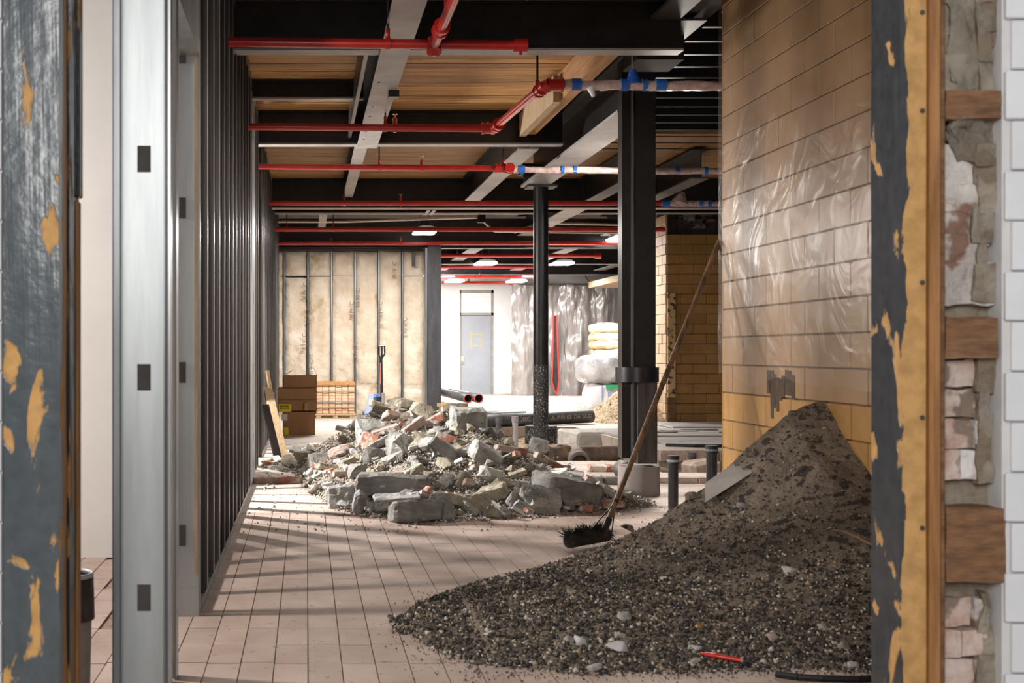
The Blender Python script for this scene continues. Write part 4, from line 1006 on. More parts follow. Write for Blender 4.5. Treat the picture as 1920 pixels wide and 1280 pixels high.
while cnt < 285:
    x = sr.uniform(-.35, 2.5); y = sr.uniform(8.1, 12.4); h = rub_h(x, y)
    if h < .0: continue
    Yr = interp(x, [(a, b) for a, b, c in RIDGE])
    if y > Yr+.15: continue
    nm, me, mm = sr.choice(protos[:10]) if sr.random() < .93 else sr.choice(protos[10:])
    px = PX+x/y*F; py = PY+(CH-h-.02)/y*F
    sc = sr.uniform(.05, .15)*(1 if sr.random() < .8 else 1.3)
    near_ = sorted(range(len(BIG)), key=lambda q: math.hypot(BIG[q][0]-px, (BIG[q][1]-py)*1.3))[:6]
    col_ = {'concrete':'grey','concrete_warm':'tan','concrete_dark':'dark grey','dust_brick':'dusty pink','concrete_pale':'whitish','brick':'red'}[mm]
    shp = 'brick scrap' if nm == 'brick_piece' else ('lump' if protos.index((nm, me, mm)) < 6 else 'flake')
    size_ = 'small' if sc < .09 else ('fist-sized' if sc < .13 else 'mid-sized')
    lb = None
    for q in near_:
        ddx, ddy = px-BIG[q][0], py-BIG[q][1]
        rel = ('right of' if ddx > 0 else 'left of') if abs(ddx) > abs(ddy)*1.2 else ('just below' if ddy > 0 else 'just above')
        t_ = '%s %s %s %s the %s' % (size_, col_, shp, rel, SHORT[q])
        if t_ not in taken: lb = t_; break
    if lb is None: continue
    taken.add(lb)
    o = bpy.data.objects.new(nm, me); COL.objects.link(o)
    o.scale = (sc, sc*sr.uniform(.8,1.1), sc*sr.uniform(.75,1.1)); o.rotation_euler = (sr.uniform(-.5,.5), sr.uniform(-.6,.6), sr.uniform(0, 6.28))
    o.location = (x, y, max(h-.012+.03*nz(x, y, 5), sc*.28)+.02)
    tag(o, lb, 'brick' if nm == 'brick_piece' else 'rubble chunk', 'small pieces of the rubble heap'); cnt += 1

# ================================================================ SOIL HEAP
def soil_s(x, y):
    return pile_h(x, y)+.02*nz(x, y, 4)*min(1, max(0, pile_h(x, y)*6))+.008*nz(x, y, 18)+.004*nz(x, y, 45)-.005
soil = grid('soil_heap', .40, 2.70, 4.2, 7.4, 230, 300, soil_s, M['soil'], clip=-.003)
soil['kind'] = 'stuff'; tag(soil, 'tall dark heap of damp soil leaning on the tiled wall at right', 'soil heap')
P_ = []; s_ = []
for _ in range(52000):
    x = random.uniform(.35, 2.69); y = random.uniform(4.15, 7.1); h = pile_h(x, y)
    if h < -.005:
        continue
    # stones roll to the foot: density grows downhill; the upper heap is mostly fine earth
    t = min(1, h/.55); n_ = nz(x, y, 2.2, 9)*.5+.5
    den = (1-.80*t)*(.35+.9*n_)
    if x < 1.25: den = max(den, .75)
    if random.random() > den: continue
    k_ = 1-.4*t; r = (.007+.019*random.random()**2)*k_
    if random.random() < .07: r += .018*random.random()*k_
    P_.append((x, y, h-.002+.02*nz(x, y, 4)*min(1, max(0, h*6)))); s_.append(r)
# stray crumbs on the floor beside the foot
for _ in range(1500):
    a = random.random(); x = .62-abs(random.gauss(0, .10)); y = 5.0+random.gauss(0, .36); P_.append((x, y, .003)); s_.append(.003+.008*random.random()**2)
for _ in range(900):
    x = random.uniform(.6, 2.65); y = 4.42-abs(random.gauss(0, .07)); P_.append((x, y, .003)); s_.append(.003+.009*random.random()**2)
for _ in range(500):
    x = random.uniform(.6, 1.7); y = interp(x, [(.6,5.4),(.95,5.95),(1.44,6.3),(1.9,6.6)])+abs(random.gauss(0, .15)); P_.append((x, y, .003)); s_.append(.003+.007*random.random()**2)
for _ in range(260):
    P_.append((random.uniform(-.42, 1.6), random.uniform(4.4, 10.5), .002)); s_.append(.002+.006*random.random()**3)
g_ = scatter('soil_gravel', P_, s_, M['gravel']); tag(g_, 'dark gravel and pebbles scattered over the soil heap and its foot', 'gravel')
STN = [(1157,1216,42,30,'concrete_pale','white stone at the front foot of the soil heap'), (1088,1206,26,26,'concrete_pale','pale round stone left of the white stone'), (1068,1205,28,22,'stone_grey','flat grey stone touching the pale round stone'),
 (918,1189,26,13,'concrete_pale','pale oblong pebble at the left foot of the soil heap'), (1163,1192,24,18,'stone_grey','tan stone just behind the white stone'), (1118,1256,34,16,'stone_grey','brown stone lying on the floor before the heap'),
 (1303,1220,30,16,'concrete_pale','whitish stone left of the red stick'), (1305,1242,32,14,'stone_grey','grey flat stone below the left end of the red stick'), (1309,1176,18,12,'tile_yellow','small orange chip right of the heap middle'),
 (1482,1072,32,20,'stone_grey','pinkish grey stone right of the heap middle'), (1547,1181,24,20,'stone_grey','mauve pebble near the right jamb'), (1583,1215,28,26,'stone_grey','grey pebble near the foot of the right jamb'),
 (1448,1198,26,18,'dust_brick','dusty red fragment low on the right of the heap'), (1600,1250,26,14,'stone_grey','rounded pebble nearest the right jamb'), (1175,1158,36,22,'stone_grey','half-buried grey slab in the middle of the gravel'),
 (1075,1110,30,14,'concrete_warm','cream flake on the left part of the heap'), (945,1082,20,10,'concrete_warm','tan flake near the left crest'), (918,1103,16,10,'concrete_warm','orange-tan pebble below the left crest'),
 (1545,805,12,8,'concrete_pale','tiny white chip near the peak of the soil heap'), (1394,949,26,12,'stone_grey','grey leaf-shaped stone below the leaning board'), (1245,1085,16,10,'concrete_pale','small bright chip in the middle of the heap'), (1240,1065,16,14,'concrete_warm','yellowish flake above the bright chip'),
 (1437,1000,14,8,'dust_brick','pink pebble right of the leaf-shaped stone'), (1505,1090,12,10,'stone_grey','little grey pebble beside the pinkish grey stone'), (1400,1250,22,12,'rubber','black clod below the red stick'), (1265,1235,20,14,'rubber','black clod left of the red stick')]
for k, (px, py, w, h, mm, lb) in enumerate(STN):
    p = hit(px, py, pile_h, 4.0, 8.0); s = p.y/F
    me = stone_mesh('stone', 14, (w*s*1.1, w*s*.8, h*s*1.2), 300+k, 2, .05, .4); me.polygons.foreach_set('use_smooth', [True]*len(me.polygons))
    o = link('stone', me, M[mm]); o.location = p+Vector((0, .005, max(0, h*s*.3-p.z)+.002)); tag(o, lb, 'stone', 'stones lying on the soil heap')
# clumps on the crest (broken sods)
for k, (px, py, w, h, lb) in enumerate([(1493, 772, 34, 22, 'left of two dark sods on the peak of the soil heap'), (1524, 770, 30, 24, 'right of two dark sods on the peak of the soil heap'), (1300, 925, 34, 20, 'dark clod on the left crest above the leaning board foot'), (1175, 985, 30, 18, 'dark clod on the crest right of the broom')]):
    p = hit(px, py+6, pile_h, 5.0, 7.4); s = p.y/F; me = stone_mesh('soil_clod', 18, (w*s, w*s, h*s), 400+k, 3, .07, .3); o = link('soil_clod', me, M['soil']); o.location = p; tag(o, lb, 'clod')

# ---------------------------------------------------------------- things on / near the heaps
# push broom
br = Thing('push_broom', (1.8, 7.35, 0), 'push broom with worn wooden handle leaning against the tiled wall', 'broom')
top = Vector((2.69, 7.99, 1.875)); bot = Vector((1.765, 7.30, .075))
hd_ = br.part('handle', MB().tube(bot, bot.lerp(top, .5), .017, n=14).tube(bot.lerp(top, .5), top, .017, n=14), M['handle_wood'], True)
br.part('socket', MB().tube(bot-(top-bot).normalized()*.03, bot.lerp(top, .045), .022, n=12), M['black_steel'], True)
br.part('brace_wire', MB().path([bot.lerp(top, .10), Vector((1.66, 7.22, .09))], .004, n=6).path([bot.lerp(top, .10), Vector((1.84, 7.40, .06))], .004, n=6), M['black_steel'])
br.part('band', MB().tube(bot.lerp(top, .095), bot.lerp(top, .105), .020, n=12), M['black_steel'])
hm = Matrix.Translation((1.66, 7.24, .075)) @ Matrix.Rotation(.75, 4, 'Z')
br.part('head_block', MB().box(-.20, -.03, -.02, .19, .03, .015, m=hm, ch=.008), M['void'])
bm_ = MB()
for i in range(2600):
    x = random.uniform(-.2, .2); a = random.uniform(0, 2*PI); k_ = .7+.3*math.sin(x*34+2)*math.sin(a*2); r_ = random.uniform(.06, .10)*k_
    c = Vector((x, 0, 0)); e = c+Vector((random.gauss(0,.03), math.cos(a)*r_, max(-.07, math.sin(a)*r_))); u = Vector((.004, 0, .002))
    bm_.add([hm @ (c-u), hm @ (c+u), hm @ e], [(0,1,2)])
bm_.tube(hm @ Vector((-.19, 0, -.02)), hm @ Vector((.19, 0, -.02)), .042, n=14)
br.part('bristles', bm_, M['bristle'])['kind'] = 'stuff'
# leaning board, red stick, rubber strip, root
q = [hit(px, py, pile_h, 4, 8)+Vector((0, -.02, .012)) for px, py in ((1322, 908), (1322, 938), (1408, 884), (1404, 852))]
pa, pb = Vector(at(1322, 905, 6.25)), Vector(at(1402, 850, 6.32)); pc, pd = Vector(at(1410, 886, 6.12)), Vector(at(1323, 941, 6.05))
m = MB(); off = Vector((.003, .012, -.006)); m.add([pa, pb, pc, pd, pa+off, pb+off, pc+off, pd+off], [(0,3,2,1),(4,5,6,7),(0,1,5,4),(1,2,6,5),(2,3,7,6),(3,0,4,7)])
tag(m.build('board_offcut', M['board_grey']), 'thin grey board offcut lying on the left crest of the soil heap', 'board')
t_ = Thing('red_stick', tuple(at(1350, 1233, 4.5)), 'bright red plastic stick on the gravel at the front', 'stick')
pa = at(1312, 1224, 4.55); pb = at(1389, 1240, 4.5); pa.z = max(pa.z, .03); pb.z = max(pb.z, .02)
t_.part('shaft', MB().tube(pa.lerp(pb, .35), pb, .0085, n=10), M['red_tool'], True); t_.part('tapered_end', MB().tube(pa, pa.lerp(pb, .38), .004, .011, n=10), M['red_tool'], True)
pts = [Vector((x_, y_, .012)) for x_, y_ in ((1.66, 4.34), (1.72, 4.30), (1.80, 4.28), (1.92, 4.27), (2.02, 4.29), (2.10, 4.33))]
tag(MB().path(pts, .012, n=8).build('rubber_hose', M['rubber']), 'black rubber strip curving on the floor before the right jamb', 'hose')
pts = [hit(px, py, pile_h, 4, 7)+Vector((0, -.01, .01)) for px, py in ((1560, 997), (1580, 1000), (1605, 1010), (1638, 1027))]
tag(MB().path(pts, .006, n=6).build('root', M['root']), 'thin tan root sticking from the right side of the soil heap', 'root')

# stub pipes
def stub(x, y, z0, z1, r, m, lb, cap=True):
    T = Thing('stub_pipe', (x, y, z0), lb, 'pipe')
    T.part('pipe', MB().tube((x, y, z0), (x, y, z1-.05 if cap else z1), r, n=18), M[m], True)
    if cap:
        T.part('coupler', MB().tube((x, y, z1-.06), (x, y, z1), r*1.16, n=18), M['rubber'] if m == 'abs_pipe' else M[m], True)
        T.part('clamp_band', MB().tube((x, y, z1-.045), (x, y, z1-.028), r*1.22, n=18), M['galv'] if m == 'abs_pipe' else M[m], True)
stub(2.66, 8.9, -.02, .40, .036, 'abs_pipe', 'black upright stub pipe just right of the round concrete base')
stub(3.22, 9.75, -.02, .41, .043, 'abs_pipe', 'black upright stub pipe nearest the tiled wall end')
stub(3.96, 12.6, -.35, .12, .035, 'abs_dusty', 'small dark stub pipe standing in the pit at right')
stub(2.08, 13.3, -.35, .435, .028, 'abs_dusty', 'thin dark stub pipe rising behind the rubble heap')
stub(2.26, 13.3, -.35, .455, .032, 'grey_pipe', 'pale grey stub pipe left of the round column collar')
# clay pipe in the pit
T = Thing('clay_pipe', (3.2, 15.3, -.3), 'old clay drain pipe with branch mouth lying in the pit', 'pipe')
T.part('barrel', MB().tube((2.75, 14.9, -.10), (4.2, 15.7, -.14), .10, n=20), M['clay_pipe'], True)
T.part('hub', MB().tube((2.72, 14.88, -.10), (2.95, 15.0, -.105), .115, n=20), M['clay_pipe'], True)
T.part('branch_hub', MB().tube((3.32, 15.2, -.12), (3.28, 14.75, -.17), .115, .12, n=22, inner=.085), M['clay_pipe'], True)
T.part('branch_collar', MB().tube((3.20, 15.15, -.12), (3.13, 15.1, -.12), .135, n=22), M['clay_pipe'], True)
T.part('branch_mouth', MB().tube((3.29, 14.85, -.16), (3.27, 14.68, -.175), .125, .128, n=22, inner=.09), M['concrete_base'], True)
T.part('silt', MB().tube((3.30, 14.95, -.16), (3.29, 14.9, -.165), .084, n=14), M['pit'])
# concrete slab fragments at the pit
def big(name, p, size, m, lb, rot=(0,0,0), seed=0, cat='concrete block'):
    o = link(name, slab_mesh(name, size, seed, .012, .15, 4), M[m]); o.location = p; o.rotation_euler = rot; tag(o, lb, cat); return o
big('concrete_slab', (4.18, 16.9, -.06), (1.25, .9, .27), 'concrete_pale', 'pale broken floor slab at the far side of the pit, behind the square column', (0,.02,.1), 71)
big('concrete_slab', (4.0, 15.9, -.22), (.5, .4, .22), 'concrete_warm', 'tan rough chunk in the pit beside the clay pipe', (0,.2,.4), 72)
big('concrete_slab', (3.98, 12.35, -.08), (.34, .3, .30), 'dust_brick', 'pinkish block standing in the pit behind the leaning board', (0,-.1,.2), 73)
big('concrete_slab', (3.55, 13.3, -.16), (.7, .5, .2), 'pit', 'earthy lump under the floor edge at right', (0,.1,.2), 74)
for k, (x, y, lb) in enumerate(((2.78, 10.86, 'left red brick lying loose on the step by the concrete base'), (3.02, 10.9, 'right red brick lying loose on the step'))):
    pass
for k, (px, py, w, lb) in enumerate(((1118, 872, 32, 'broken red brick on the floor edge left of the square column'), (1146, 873, 30, 'salmon brick beside the square column on the floor edge'))):
    p = at(px, py, 11.3); big('brick_piece', (p.x, 11.3, ZR+.03), (w/F*11.3, .1, .065), 'brick', lb, (.1, .05, .2*k), 75+k, 'brick')
for k, (px, w, lb) in enumerate(((1110, 34, 'grey edge block left of the broom handle'), (1146, 30, 'grey edge block touching the broom handle'))):
    p = at(px, 890, 10.72); big('concrete_block', (p.x, 10.70, .035), (w/F*10.7, .12, .07), 'concrete', lb, (0,0,.05), 78+k)
# floor sheets right
for k, (a_, b_, lb) in enumerate((((4.25, 14.4, ZR), (6.6, 15.6, ZR+.02), 'front grey board sheet on the raised floor before the yellow pier'), ((4.0, 15.7, ZR), (6.9, 17.2, ZR+.035), 'back grey board sheet on the raised floor before the yellow pier'))):
    tag(bx('board_sheet', a_, b_, M['sheet_grey'], ch=.004), lb, 'board')
for k in range(5):
    rough_box('bark_strip', (4.4+k*.35, 16.2+.25*(k % 3), ZR+.036), (4.9+k*.35, 16.3+.25*(k % 3), ZR+.05), M['sheet_grey'], None, .01, 4, k); 
    o = COL.objects[-1]; tag(o, ['leftmost','second from left','middle','second from right','rightmost'][k]+' weathered grey lath on the back board sheet', 'lath', 'grey laths on the board sheet')
tag(MB().path([(4.2, 14.34, ZR+.012), (4.5, 14.2, ZR+.012), (5.2, 14.15, ZR+.012), (6.6, 14.2, ZR+.012)], .022, n=8).build('black_hose', M['rubber']), 'black hose along the front edge of the grey board sheets', 'hose')
for k in range(8):
    bx('brick', (3.96+k*.33, 13.72, -.07), (4.28+k*.33, 13.83, ZR+.001), M['dust_brick'], floor, ch=.005)
tag(bx('pier_ramp', (5.25, 17.6, ZR), (7.0, 18.86, ZR+.03), M['grey_pipe'], ch=.01), 'smooth grey mortar bed at the foot of the yellow tiled pier', 'mortar bed')
# loose black pipes behind pit
def lying(p0, p1, r, lb, nm='drain_pipe', txt=None, m='abs_dusty', inner=True):
    p0 = Vector(p0); p1 = Vector(p1)
    T = Thing(nm, tuple((p0+p1)/2-Vector((0,0,r))), lb, 'pipe')
    T.part('pipe', MB().tube(p0, p1, r, n=24, inner=r*.9), M[m], True)
    return T
T = lying((2.35, 17.9, .13), (4.37, 18.85, .165), .10, 'long black drain pipe lying behind the round column, printed side')
dirv = Vector((2.02, .95, .035)).normalized(); nrm = Vector((dirv.y, -dirv.x, 0)).normalized()
ang = math.atan2(dirv.y, dirv.x)
tx = text('200C  B1  10K  A  P 01-03  DA 22-22', .085, Vector((3.72, 18.545, .165))+nrm*.104-T.l, (PI/2, -.018, ang), M['conduit'], T.e)
lying((2.3, 18.65, .15), (3.4, 19.2, .15), .095, 'second black drain pipe half hidden behind the first')
sp = grid('sand_heap', 4.2, 5.54, 18.6, 20.6, 60, 70, lambda x, y: ZR+max(-.02, .62-.75*math.hypot((x-5.15)*1.0, (y-19.6)*.9))+.03*nz(x, y, 6)+.015*nz(x, y, 17)-.02, M['sand'], clip=ZR-.01)
sp['kind'] = 'stuff'; tag(sp, 'heap of pale sandy soil left of the yellow tiled pier', 'sand heap')
P_ = []
for _ in range(2500):
    x = random.uniform(4.2, 5.5); y = random.uniform(18.7, 20.0); h = .62-.75*math.hypot((x-5.15), (y-19.6)*.9)
    if h > 0: P_.append((x, y, ZR+h-.02+.03*nz(x, y, 6)))
sg = scatter('sand_lumps', P_, np.random.uniform(.012, .035, len(P_)), M['sand']); tag(sg, 'small clods over the pale sandy heap', 'sand heap')

# pipes on trestle ----------------------------------------------------------
Y0 = 18.9
T = Thing('trestle', (X(868, Y0), Y0, ZR), 'low timber trestle holding two pipes behind the rubble heap', 'trestle')
za = Z(763, Y0)
T.part('crossbar', MB().box(X(838, Y0), Y0-.03, za-.06, X(906, Y0), Y0+.03, za), M['lumber'])
T.part('crossbar', MB().box(X(836, Y0), Y0-.02, za-.03, X(846, Y0), Y0+.6, za+.07), M['lumber'])
for px in (842, 891, 900): T.part('leg', MB().box(X(px, Y0), Y0-.02, ZR, X(px+4, Y0), Y0+.03, za-.05), M['lumber'])
T.part('crossbar', MB().box(X(838, Y0), Y0+1.4, za-.06, X(900, Y0), Y0+1.46, za), M['lumber'])
T.part('leg', MB().box(X(842, Y0), Y0+1.4, ZR, X(846, Y0), Y0+1.46, za-.05), M['lumber'])
for (a_, b_, lb) in (((878, 747, 19.0), (826, 734, 21.2), 'left of two dark pipes resting on the timber trestle'), ((898, 747, 18.9), (846, 735, 21.1), 'right of two dark pipes resting on the timber trestle')):
    p0 = at(*a_); p1 = at(*b_); T = lying(p0, p1, .068, lb)
    d_ = (p1-p0).normalized(); T.part('pipe_rim', MB().tube(p0-d_*.004, p0+d_*.01, .072, n=24, inner=.056), M['pipe_red_edge'], True)

# cardboard boxes -----------------------------------------------------------
Yb = 16.3
def carton(name, px0, px1, py0, py1, depth, lb, open_=False, skew=0):
    x0, x1, z1, z0 = X(px0, Yb), X(px1, Yb), Z(py0, Yb), Z(py1, Yb)
    T = Thing(name, ((x0+x1)/2, Yb+depth/2, z0), lb, 'box', 'stacked cardboard boxes'); t = .006
    def pan(nm, vs):
        T.part(nm, MB().add(vs, [(0,1,2,3)] if len(vs) == 4 else [(0,3,2,1),(4,5,6,7),(0,1,5,4),(1,2,6,5),(2,3,7,6),(3,0,4,7)]), M['cardboard'])
    T.part('body', MB().box(x0, Yb, z0, x1, Yb+t, z1).box(x0, Yb+depth-t, z0, x1, Yb+depth, z1).box(x0, Yb, z0, x0+t, Yb+depth, z1).box(x1-t, Yb, z0, x1, Yb+depth, z1).box(x0, Yb, z0, x1, Yb+depth, z0+t), M['cardboard'])
    return T, x0, x1, z0, z1, depth
T, x0, x1, z0, z1, dp = carton('cardboard_box', 530, 591, 771, 816, .45, 'bottom cardboard box of the stack by the stud wall')
T.part('top_panel', MB().box(x0, Yb, z1-.006, x1, Yb+dp, z1), M['cardboard'])
T.part('label', MB().box(X(532, Yb), Yb-.002, Z(815, Yb), X(541, Yb), Yb, Z(801, Yb)), M['yellow_label'])
T.part('label', MB().box(X(528, Yb), Yb-.002, Z(788, Yb), X(539, Yb), Yb, Z(776, Yb)), M['white_label'])
T, x0, x1, z0, z1, dp = carton('cardboard_box', 521, 594, 745, 770.5, .5, 'middle cardboard box with a yellow warning label and open flaps')
T.part('flap', MB().box(x0, Yb-.03, z1-.02, x1, Yb-.024, z1+.12), M['cardboard'])
T.part('flap', MB().add([(x1, Yb, z1+.13), (x1, Yb+.3, z1+.13), (x1+.085, Yb+.3, z1-.04), (x1+.085, Yb, z1-.04)], [(0,1,2,3)]), M['cardboard'])
T.part('flap', MB().add([(x0, Yb, z1+.13), (x0, Yb+.4, z1+.13), (x0-.03, Yb+.4, z1), (x0-.02, Yb, z1)], [(0,1,2,3)]), M['cardboard'])
T.part('upper_body', MB().box(x0+.005, Yb+.01, z1, x1-.005, Yb+dp, z1+.13), M['cardboard'])
T.part('tape_strip', MB().box(X(571, Yb), Yb-.031, z0+.01, X(577, Yb), Yb-.0, z0+.11), M['cardboard_in'])
yl = T.part('label', MB().box(X(522.5, Yb), Yb-.034, Z(772, Yb), X(546, Yb), Yb-.004, Z(757, Yb)), M['yellow_label'])
ik = MB(); lx0 = X(524.5, Yb)
for row, (pz, hh, nn) in enumerate(((760.5, .014, 9), (764.5, .012, 8))):
    x_ = lx0
    for q_ in range(nn):
        w_ = random.uniform(.006, .016); ik.box(x_, Yb-.0355, Z(pz, Yb)-hh, x_+w_, Yb-.034, Z(pz, Yb)+.006); x_ += w_+.004
T.sub('lettering', ik, M['ink'], yl)
T, x0, x1, z0, z1, dp = carton('cardboard_box', 531, 594, 704, 727, .42, 'top cardboard box standing open with flaps up')
for nm, vs in (('flap', [(x0, Yb, z1), (x0+.13, Yb-.02, z1+.075), (x0+.13, Yb+.0, z1+.079), (x0, Yb+.02, z1+.004)]),):
    T.part(nm, MB().add(vs, [(0,1,2,3)]), M['cardboard'])
T.part('flap', MB().box(0, 0, 0, .005, .4, .13, m=Matrix.Translation((x1, Yb, z1)) @ Matrix.Rotation(-.4, 4, 'Y')), M['cardboard'])
T.part('flap', MB().box(0, 0, 0, .005, .4, .13, m=Matrix.Translation((x0, Yb, z1)) @ Matrix.Rotation(1.05, 4, 'Y')), M['cardboard'])
# leaning boards -------------------------------------------------------------
def plank(lb, p0, p1, w, t, m, yaw=.9):
    p0 = Vector(p0); p1 = Vector(p1); d_ = p1-p0; L_ = d_.length; q_ = d_.to_track_quat('Z', 'Y')
    mt = Matrix.Translation(p0) @ q_.to_matrix().to_4x4() @ Matrix.Rotation(yaw, 4, 'Z')
    return tag(bx('leaning_board', (-w/2, -t/2, 0), (w/2, t/2, L_), m, mtx=mt, ch=.003), lb, 'board', 'boards leaning on the stud wall')
plank('pale long board leaning on the stud wall, front one', (-.245, 12.95, ZR), (-.43, 13.4, .76), .10, .03, M['lumber'], 0)
plank('tallest thin pale board leaning against the far studs', (-.30, 13.9, ZR), (-.45, 14.0, .94), .06, .02, M['lumber'], 0)
plank('dark board leaning behind the pale board', (-.30, 12.75, ZR), (-.44, 12.9, .60), .10, .02, M['void'], 0)
# pallet of bricks -------------------------------------------------------------
Yp = 20.2
T = Thing('brick_pallet', (X(628, Yp), Yp, ZR), 'wrapped pallet of orange tiles in front of the insulated wall', 'pallet')
x0, x1, z0, z1 = X(593, Yp), X(665, Yp), ZR+.09, Z(716, Yp)
T.part('pallet_deck', MB().box(x0-.02, Yp-.02, ZR+.06, x1+.02, Yp+.55, ZR+.085).box(x0-.02, Yp-.02, ZR, x1+.02, Yp+.02, ZR+.02), M['lumber'])
for i in range(3): T.part('pallet_block', MB().box(lerp(x0, x1-.08, i/2), Yp-.01, ZR+.02, lerp(x0, x1-.08, i/2)+.08, Yp+.5, ZR+.06), M['lumber'])
cw = (x1-x0)/6; rows = 10; rh = (z1-z0-.03)/rows
for i in range(6):
    for r in range(rows):
        T.part('brick', MB().box(x0+i*cw+.004, Yp+random.uniform(0,.012), z0+r*rh+.002, x0+(i+1)*cw-.005, Yp+.26, z0+(r+1)*rh-.002), M['pallet_brick'])
T.part('inner_stack', MB().box(x0+.01, Yp+.25, z0, x1-.01, Yp+.52, z1-.03), M['pallet_brick'])
T.part('top_board', MB().box(x0-.01, Yp-.015, z1-.05, x1+.01, Yp+.55, z1), M['timber'])
for pz in (734, 753, 763): T.part('strap', MB().box(x0-.004, Yp-.016, Z(pz, Yp)-.008, x1+.004, Yp-.008, Z(pz, Yp)+.008), M['strap'])
# pallet jack ------------------------------------------------------------------
Yj = 19.9
T = Thing('pallet_jack', (X(705, Yj), Yj, ZR), 'blue pallet jack with upright black handle behind the rubble heap', 'pallet jack')
hx = X(716, Yj)
T.part('tiller', MB().tube((hx, Yj, Z(748, Yj)), (X(714.5, Yj), Yj, Z(672, Yj)), .024, n=10), M['black_steel'], True)
T.part('tiller_stripe', MB().box(hx-.03, Yj-.03, Z(720, Yj), hx-.02, Yj-.02, Z(680, Yj)), M['pipe_red_edge'])
hl = [(X(714.5, Yj), Yj, Z(673, Yj)), (X(710.5, Yj), Yj, Z(665, Yj)), (X(710, Yj), Yj, Z(649, Yj)), (X(721, Yj), Yj, Z(648, Yj)), (X(721.5, Yj), Yj, Z(663, Yj)), (X(714.5, Yj), Yj, Z(673, Yj))]
T.part('handle_loop', MB().path(hl, .013, n=8), M['black_steel']); T.part('lever', MB().tube((X(716, Yj), Yj, Z(672, Yj)), (X(716, Yj), Yj, Z(650, Yj)), .014, n=8), M['black_steel'])
T.part('pump', MB().box(X(706, Yj), Yj, ZR+.1, X(721, Yj), Yj+.14, Z(744, Yj)), M['black_steel'])
T.part('pump_piston', MB().tube((X(718, Yj), Yj-.03, Z(756, Yj)), (X(718, Yj), Yj-.03, Z(736, Yj)), .03, n=10), M['galv'], True)
T.part('fork_frame', MB().prism([(X(684, Yj), ZR+.1), (X(706, Yj), ZR+.1), (X(712, Yj), Z(739, Yj)), (X(693, Yj), Z(739, Yj))], 'y', Yj+.1, Yj+.18), M['jack_pale'])
T.part('frame_top', MB().box(X(701, Yj), Yj+.04, Z(744, Yj), X(712, Yj), Yj+.12, Z(739, Yj)), M['jack_blue'])
T.part('sticker', MB().box(X(693, Yj), Yj+.09, Z(760, Yj), X(700, Yj), Yj+.099, Z(749, Yj)), M['sticker'])
T.part('fork', MB().box(X(684, Yj), Yj+.15, ZR+.04, X(692, Yj), Yj+.9, ZR+.11), M['jack_blue']); T.part('fork', MB().box(X(704, Yj), Yj+.15, ZR+.04, X(712, Yj), Yj+.9, ZR+.11), M['jack_blue'])
T.part('wheel', MB().tube((hx-.06, Yj, ZR+.07), (hx+.02, Yj, ZR+.07), .07, n=14), M['rubber'], True)

# bagged insulation, batts, blue tub ---------------------------------------------
def pillow(name, c, size, m, parent=None, seed=0, sq=.35, amp=.06, n=3):
    bm = bmesh.new(); bmesh.ops.create_cube(bm, size=1); bmesh.ops.subdivide_edges(bm, edges=bm.edges[:], cuts=9, use_grid_fill=True)
    for v in bm.verts:
        p = v.co*2; l = (abs(p.x)**4+abs(p.y)**4+abs(p.z)**4)**.25; p = p/l if l else p
        p = Vector((p.x*size[0]/2, p.y*size[1]/2, p.z*size[2]/2)); p += noise.noise_vector(p*5+Vector((seed,0,0)))*amp*min(size); v.co = p+Vector(c)
    for f in bm.faces: f.smooth = True
    me = bpy.data.meshes.new(name); bm.to_mesh(me); bm.free(); return link(name, me, m, parent)
Yg = 22.3
for k, (px0, px1, py0, py1, lb) in enumerate(((1106, 1160, 718, 770, 'lower left white bag with green band in the wrapped stack'), (1152, 1206, 718, 770, 'lower right white bag, mostly behind the square column'), (1108, 1180, 668, 716, 'upper white bag wrapped in crumpled clear plastic'))):
    x0, x1, z1, z0 = X(px0, Yg), X(px1, Yg), Z(py0, Yg), Z(py1, Yg)
    c = ((x0+x1)/2, Yg+.35, (z0+z1)/2); T = Thing('insulation_bag', (c[0], c[1], z0), lb, 'bag', 'wrapped white bags behind the square column')
    o = pillow('bag', c, (x1-x0, .7, z1-z0), M['bag_white'], T.e, k, amp=.10); o.location = -T.l
    if k < 2:
        T.part('green_band', MB().box(lerp(x0, x1, .55), Yg-.03, Z(729, Yg), lerp(x0, x1, .98), Yg-.01, Z(721, Yg)), M['bag_green'])
        T.part('printed_text', MB().box(lerp(x0, x1, .62), Yg-.03, Z(760, Yg), lerp(x0, x1, .70), Yg-.012, Z(733, Yg)).box(lerp(x0, x1, .4), Yg-.03, Z(750, Yg), lerp(x0, x1, .44), Yg-.012, Z(722, Yg)), M['bag_print'])
    else:
        T.part('printed_text', MB().box(lerp(x0, x1, .5), Yg-.02, Z(683, Yg), lerp(x0, x1, .7), Yg-.004, Z(677, Yg)), M['bag_green'])
        o = pillow('plastic_wrap', (c[0]-.1, c[1], c[2]), (x1-x0+.16, .85, z1-z0+.06), M['plastic_bag'], T.e, 9, amp=.13); o.location = -T.l
tag(bx('pallet', (X(1104, Yg), Yg, ZR), (X(1210, Yg), Yg+.9, ZR+.08), M['concrete_pale']), 'low pale pallet under the wrapped white bags', 'pallet')
Yk = 24.5
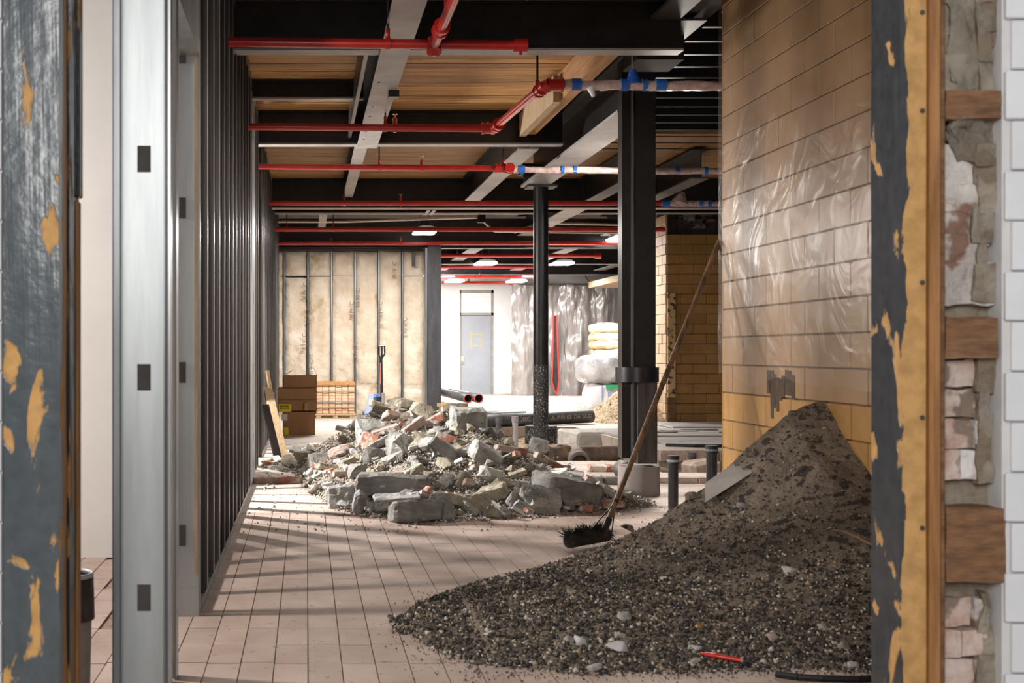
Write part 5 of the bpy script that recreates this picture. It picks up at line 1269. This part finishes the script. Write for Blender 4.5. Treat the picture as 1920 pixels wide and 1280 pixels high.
for r in range(5):
    for c_ in range(2):
        px0 = (1116, 1172)[c_]; px1 = (1176, 1236)[c_]; pz = 686-r*15.5-random.uniform(0, 2)
        x0, x1 = X(px0+random.uniform(-2, 3), Yk), X(px1, Yk); z0 = Z(pz, Yk)
        o = pillow('insulation_batt', ((x0+x1)/2, Yk+.4, z0+.085), (x1-x0, .8, .20), M['batt_roll'], None, r*7+c_, amp=.22)
        nth = ['lowest', 'second lowest', 'middle', 'second highest', 'topmost'][r]
        tag(o, '%s cream insulation batt in the %s stack behind the square column' % (nth, ('left', 'right')[c_]), 'insulation', 'folded cream insulation batts')
tag(bx('batt_pallet', (X(1116, Yk), Yk, ZR), (X(1236, Yk), Yk+.85, Z(688, Yk)), M['lumber']), 'timber crate under the cream insulation batts', 'crate')
Yt = 20.5
T = Thing('blue_tub', (X(1225, Yt), Yt, Z(690, Yt)), 'bright blue plastic tub right of the square column', 'tub')
T.part('body', MB().tube((X(1224, Yt), Yt, Z(690, Yt)), (X(1224, Yt), Yt, Z(674, Yt)), .065, .075, n=16), M['blue_thing'], True)
T.part('rim', MB().tube((X(1224, Yt), Yt, Z(675, Yt)), (X(1224, Yt), Yt, Z(673, Yt)), .08, n=16), M['blue_thing'], True)
T.part('painted_shine', MB().box(X(1224, Yt), Yt-.08, Z(688, Yt), X(1226, Yt), Yt-.07, Z(676, Yt)), M['bag_white'])  # white strip stands in for a highlight on the tub
tag(bx('white_bag', (X(1214, Yt), Yt-.1, ZR), (X(1230, Yt), Yt+.3, Z(690, Yt)), M['bag_white'], ch=.03), 'white sack stack under the blue tub', 'bag')

# waste bin in the side room ---------------------------------------------------
T = Thing('waste_bin', (X(128, 4.1), 4.1, 0), 'dark metal-rimmed bin half hidden behind the left door frame', 'bin')
bxn = X(128, 4.1); 
T.part('body', MB().tube((bxn, 4.1, 0), (bxn, 4.1, .28), .072, .078, n=24), M['grey_pipe'], True)
T.part('upper_body', MB().tube((bxn, 4.1, .26), (bxn, 4.1, .40), .088, .084, n=24, inner=.08), M['bucket'], True)
T.part('rim', MB().tube((bxn, 4.1, .40), (bxn, 4.1, .415), .084, n=24, inner=.078), M['bucket_rim'], True)
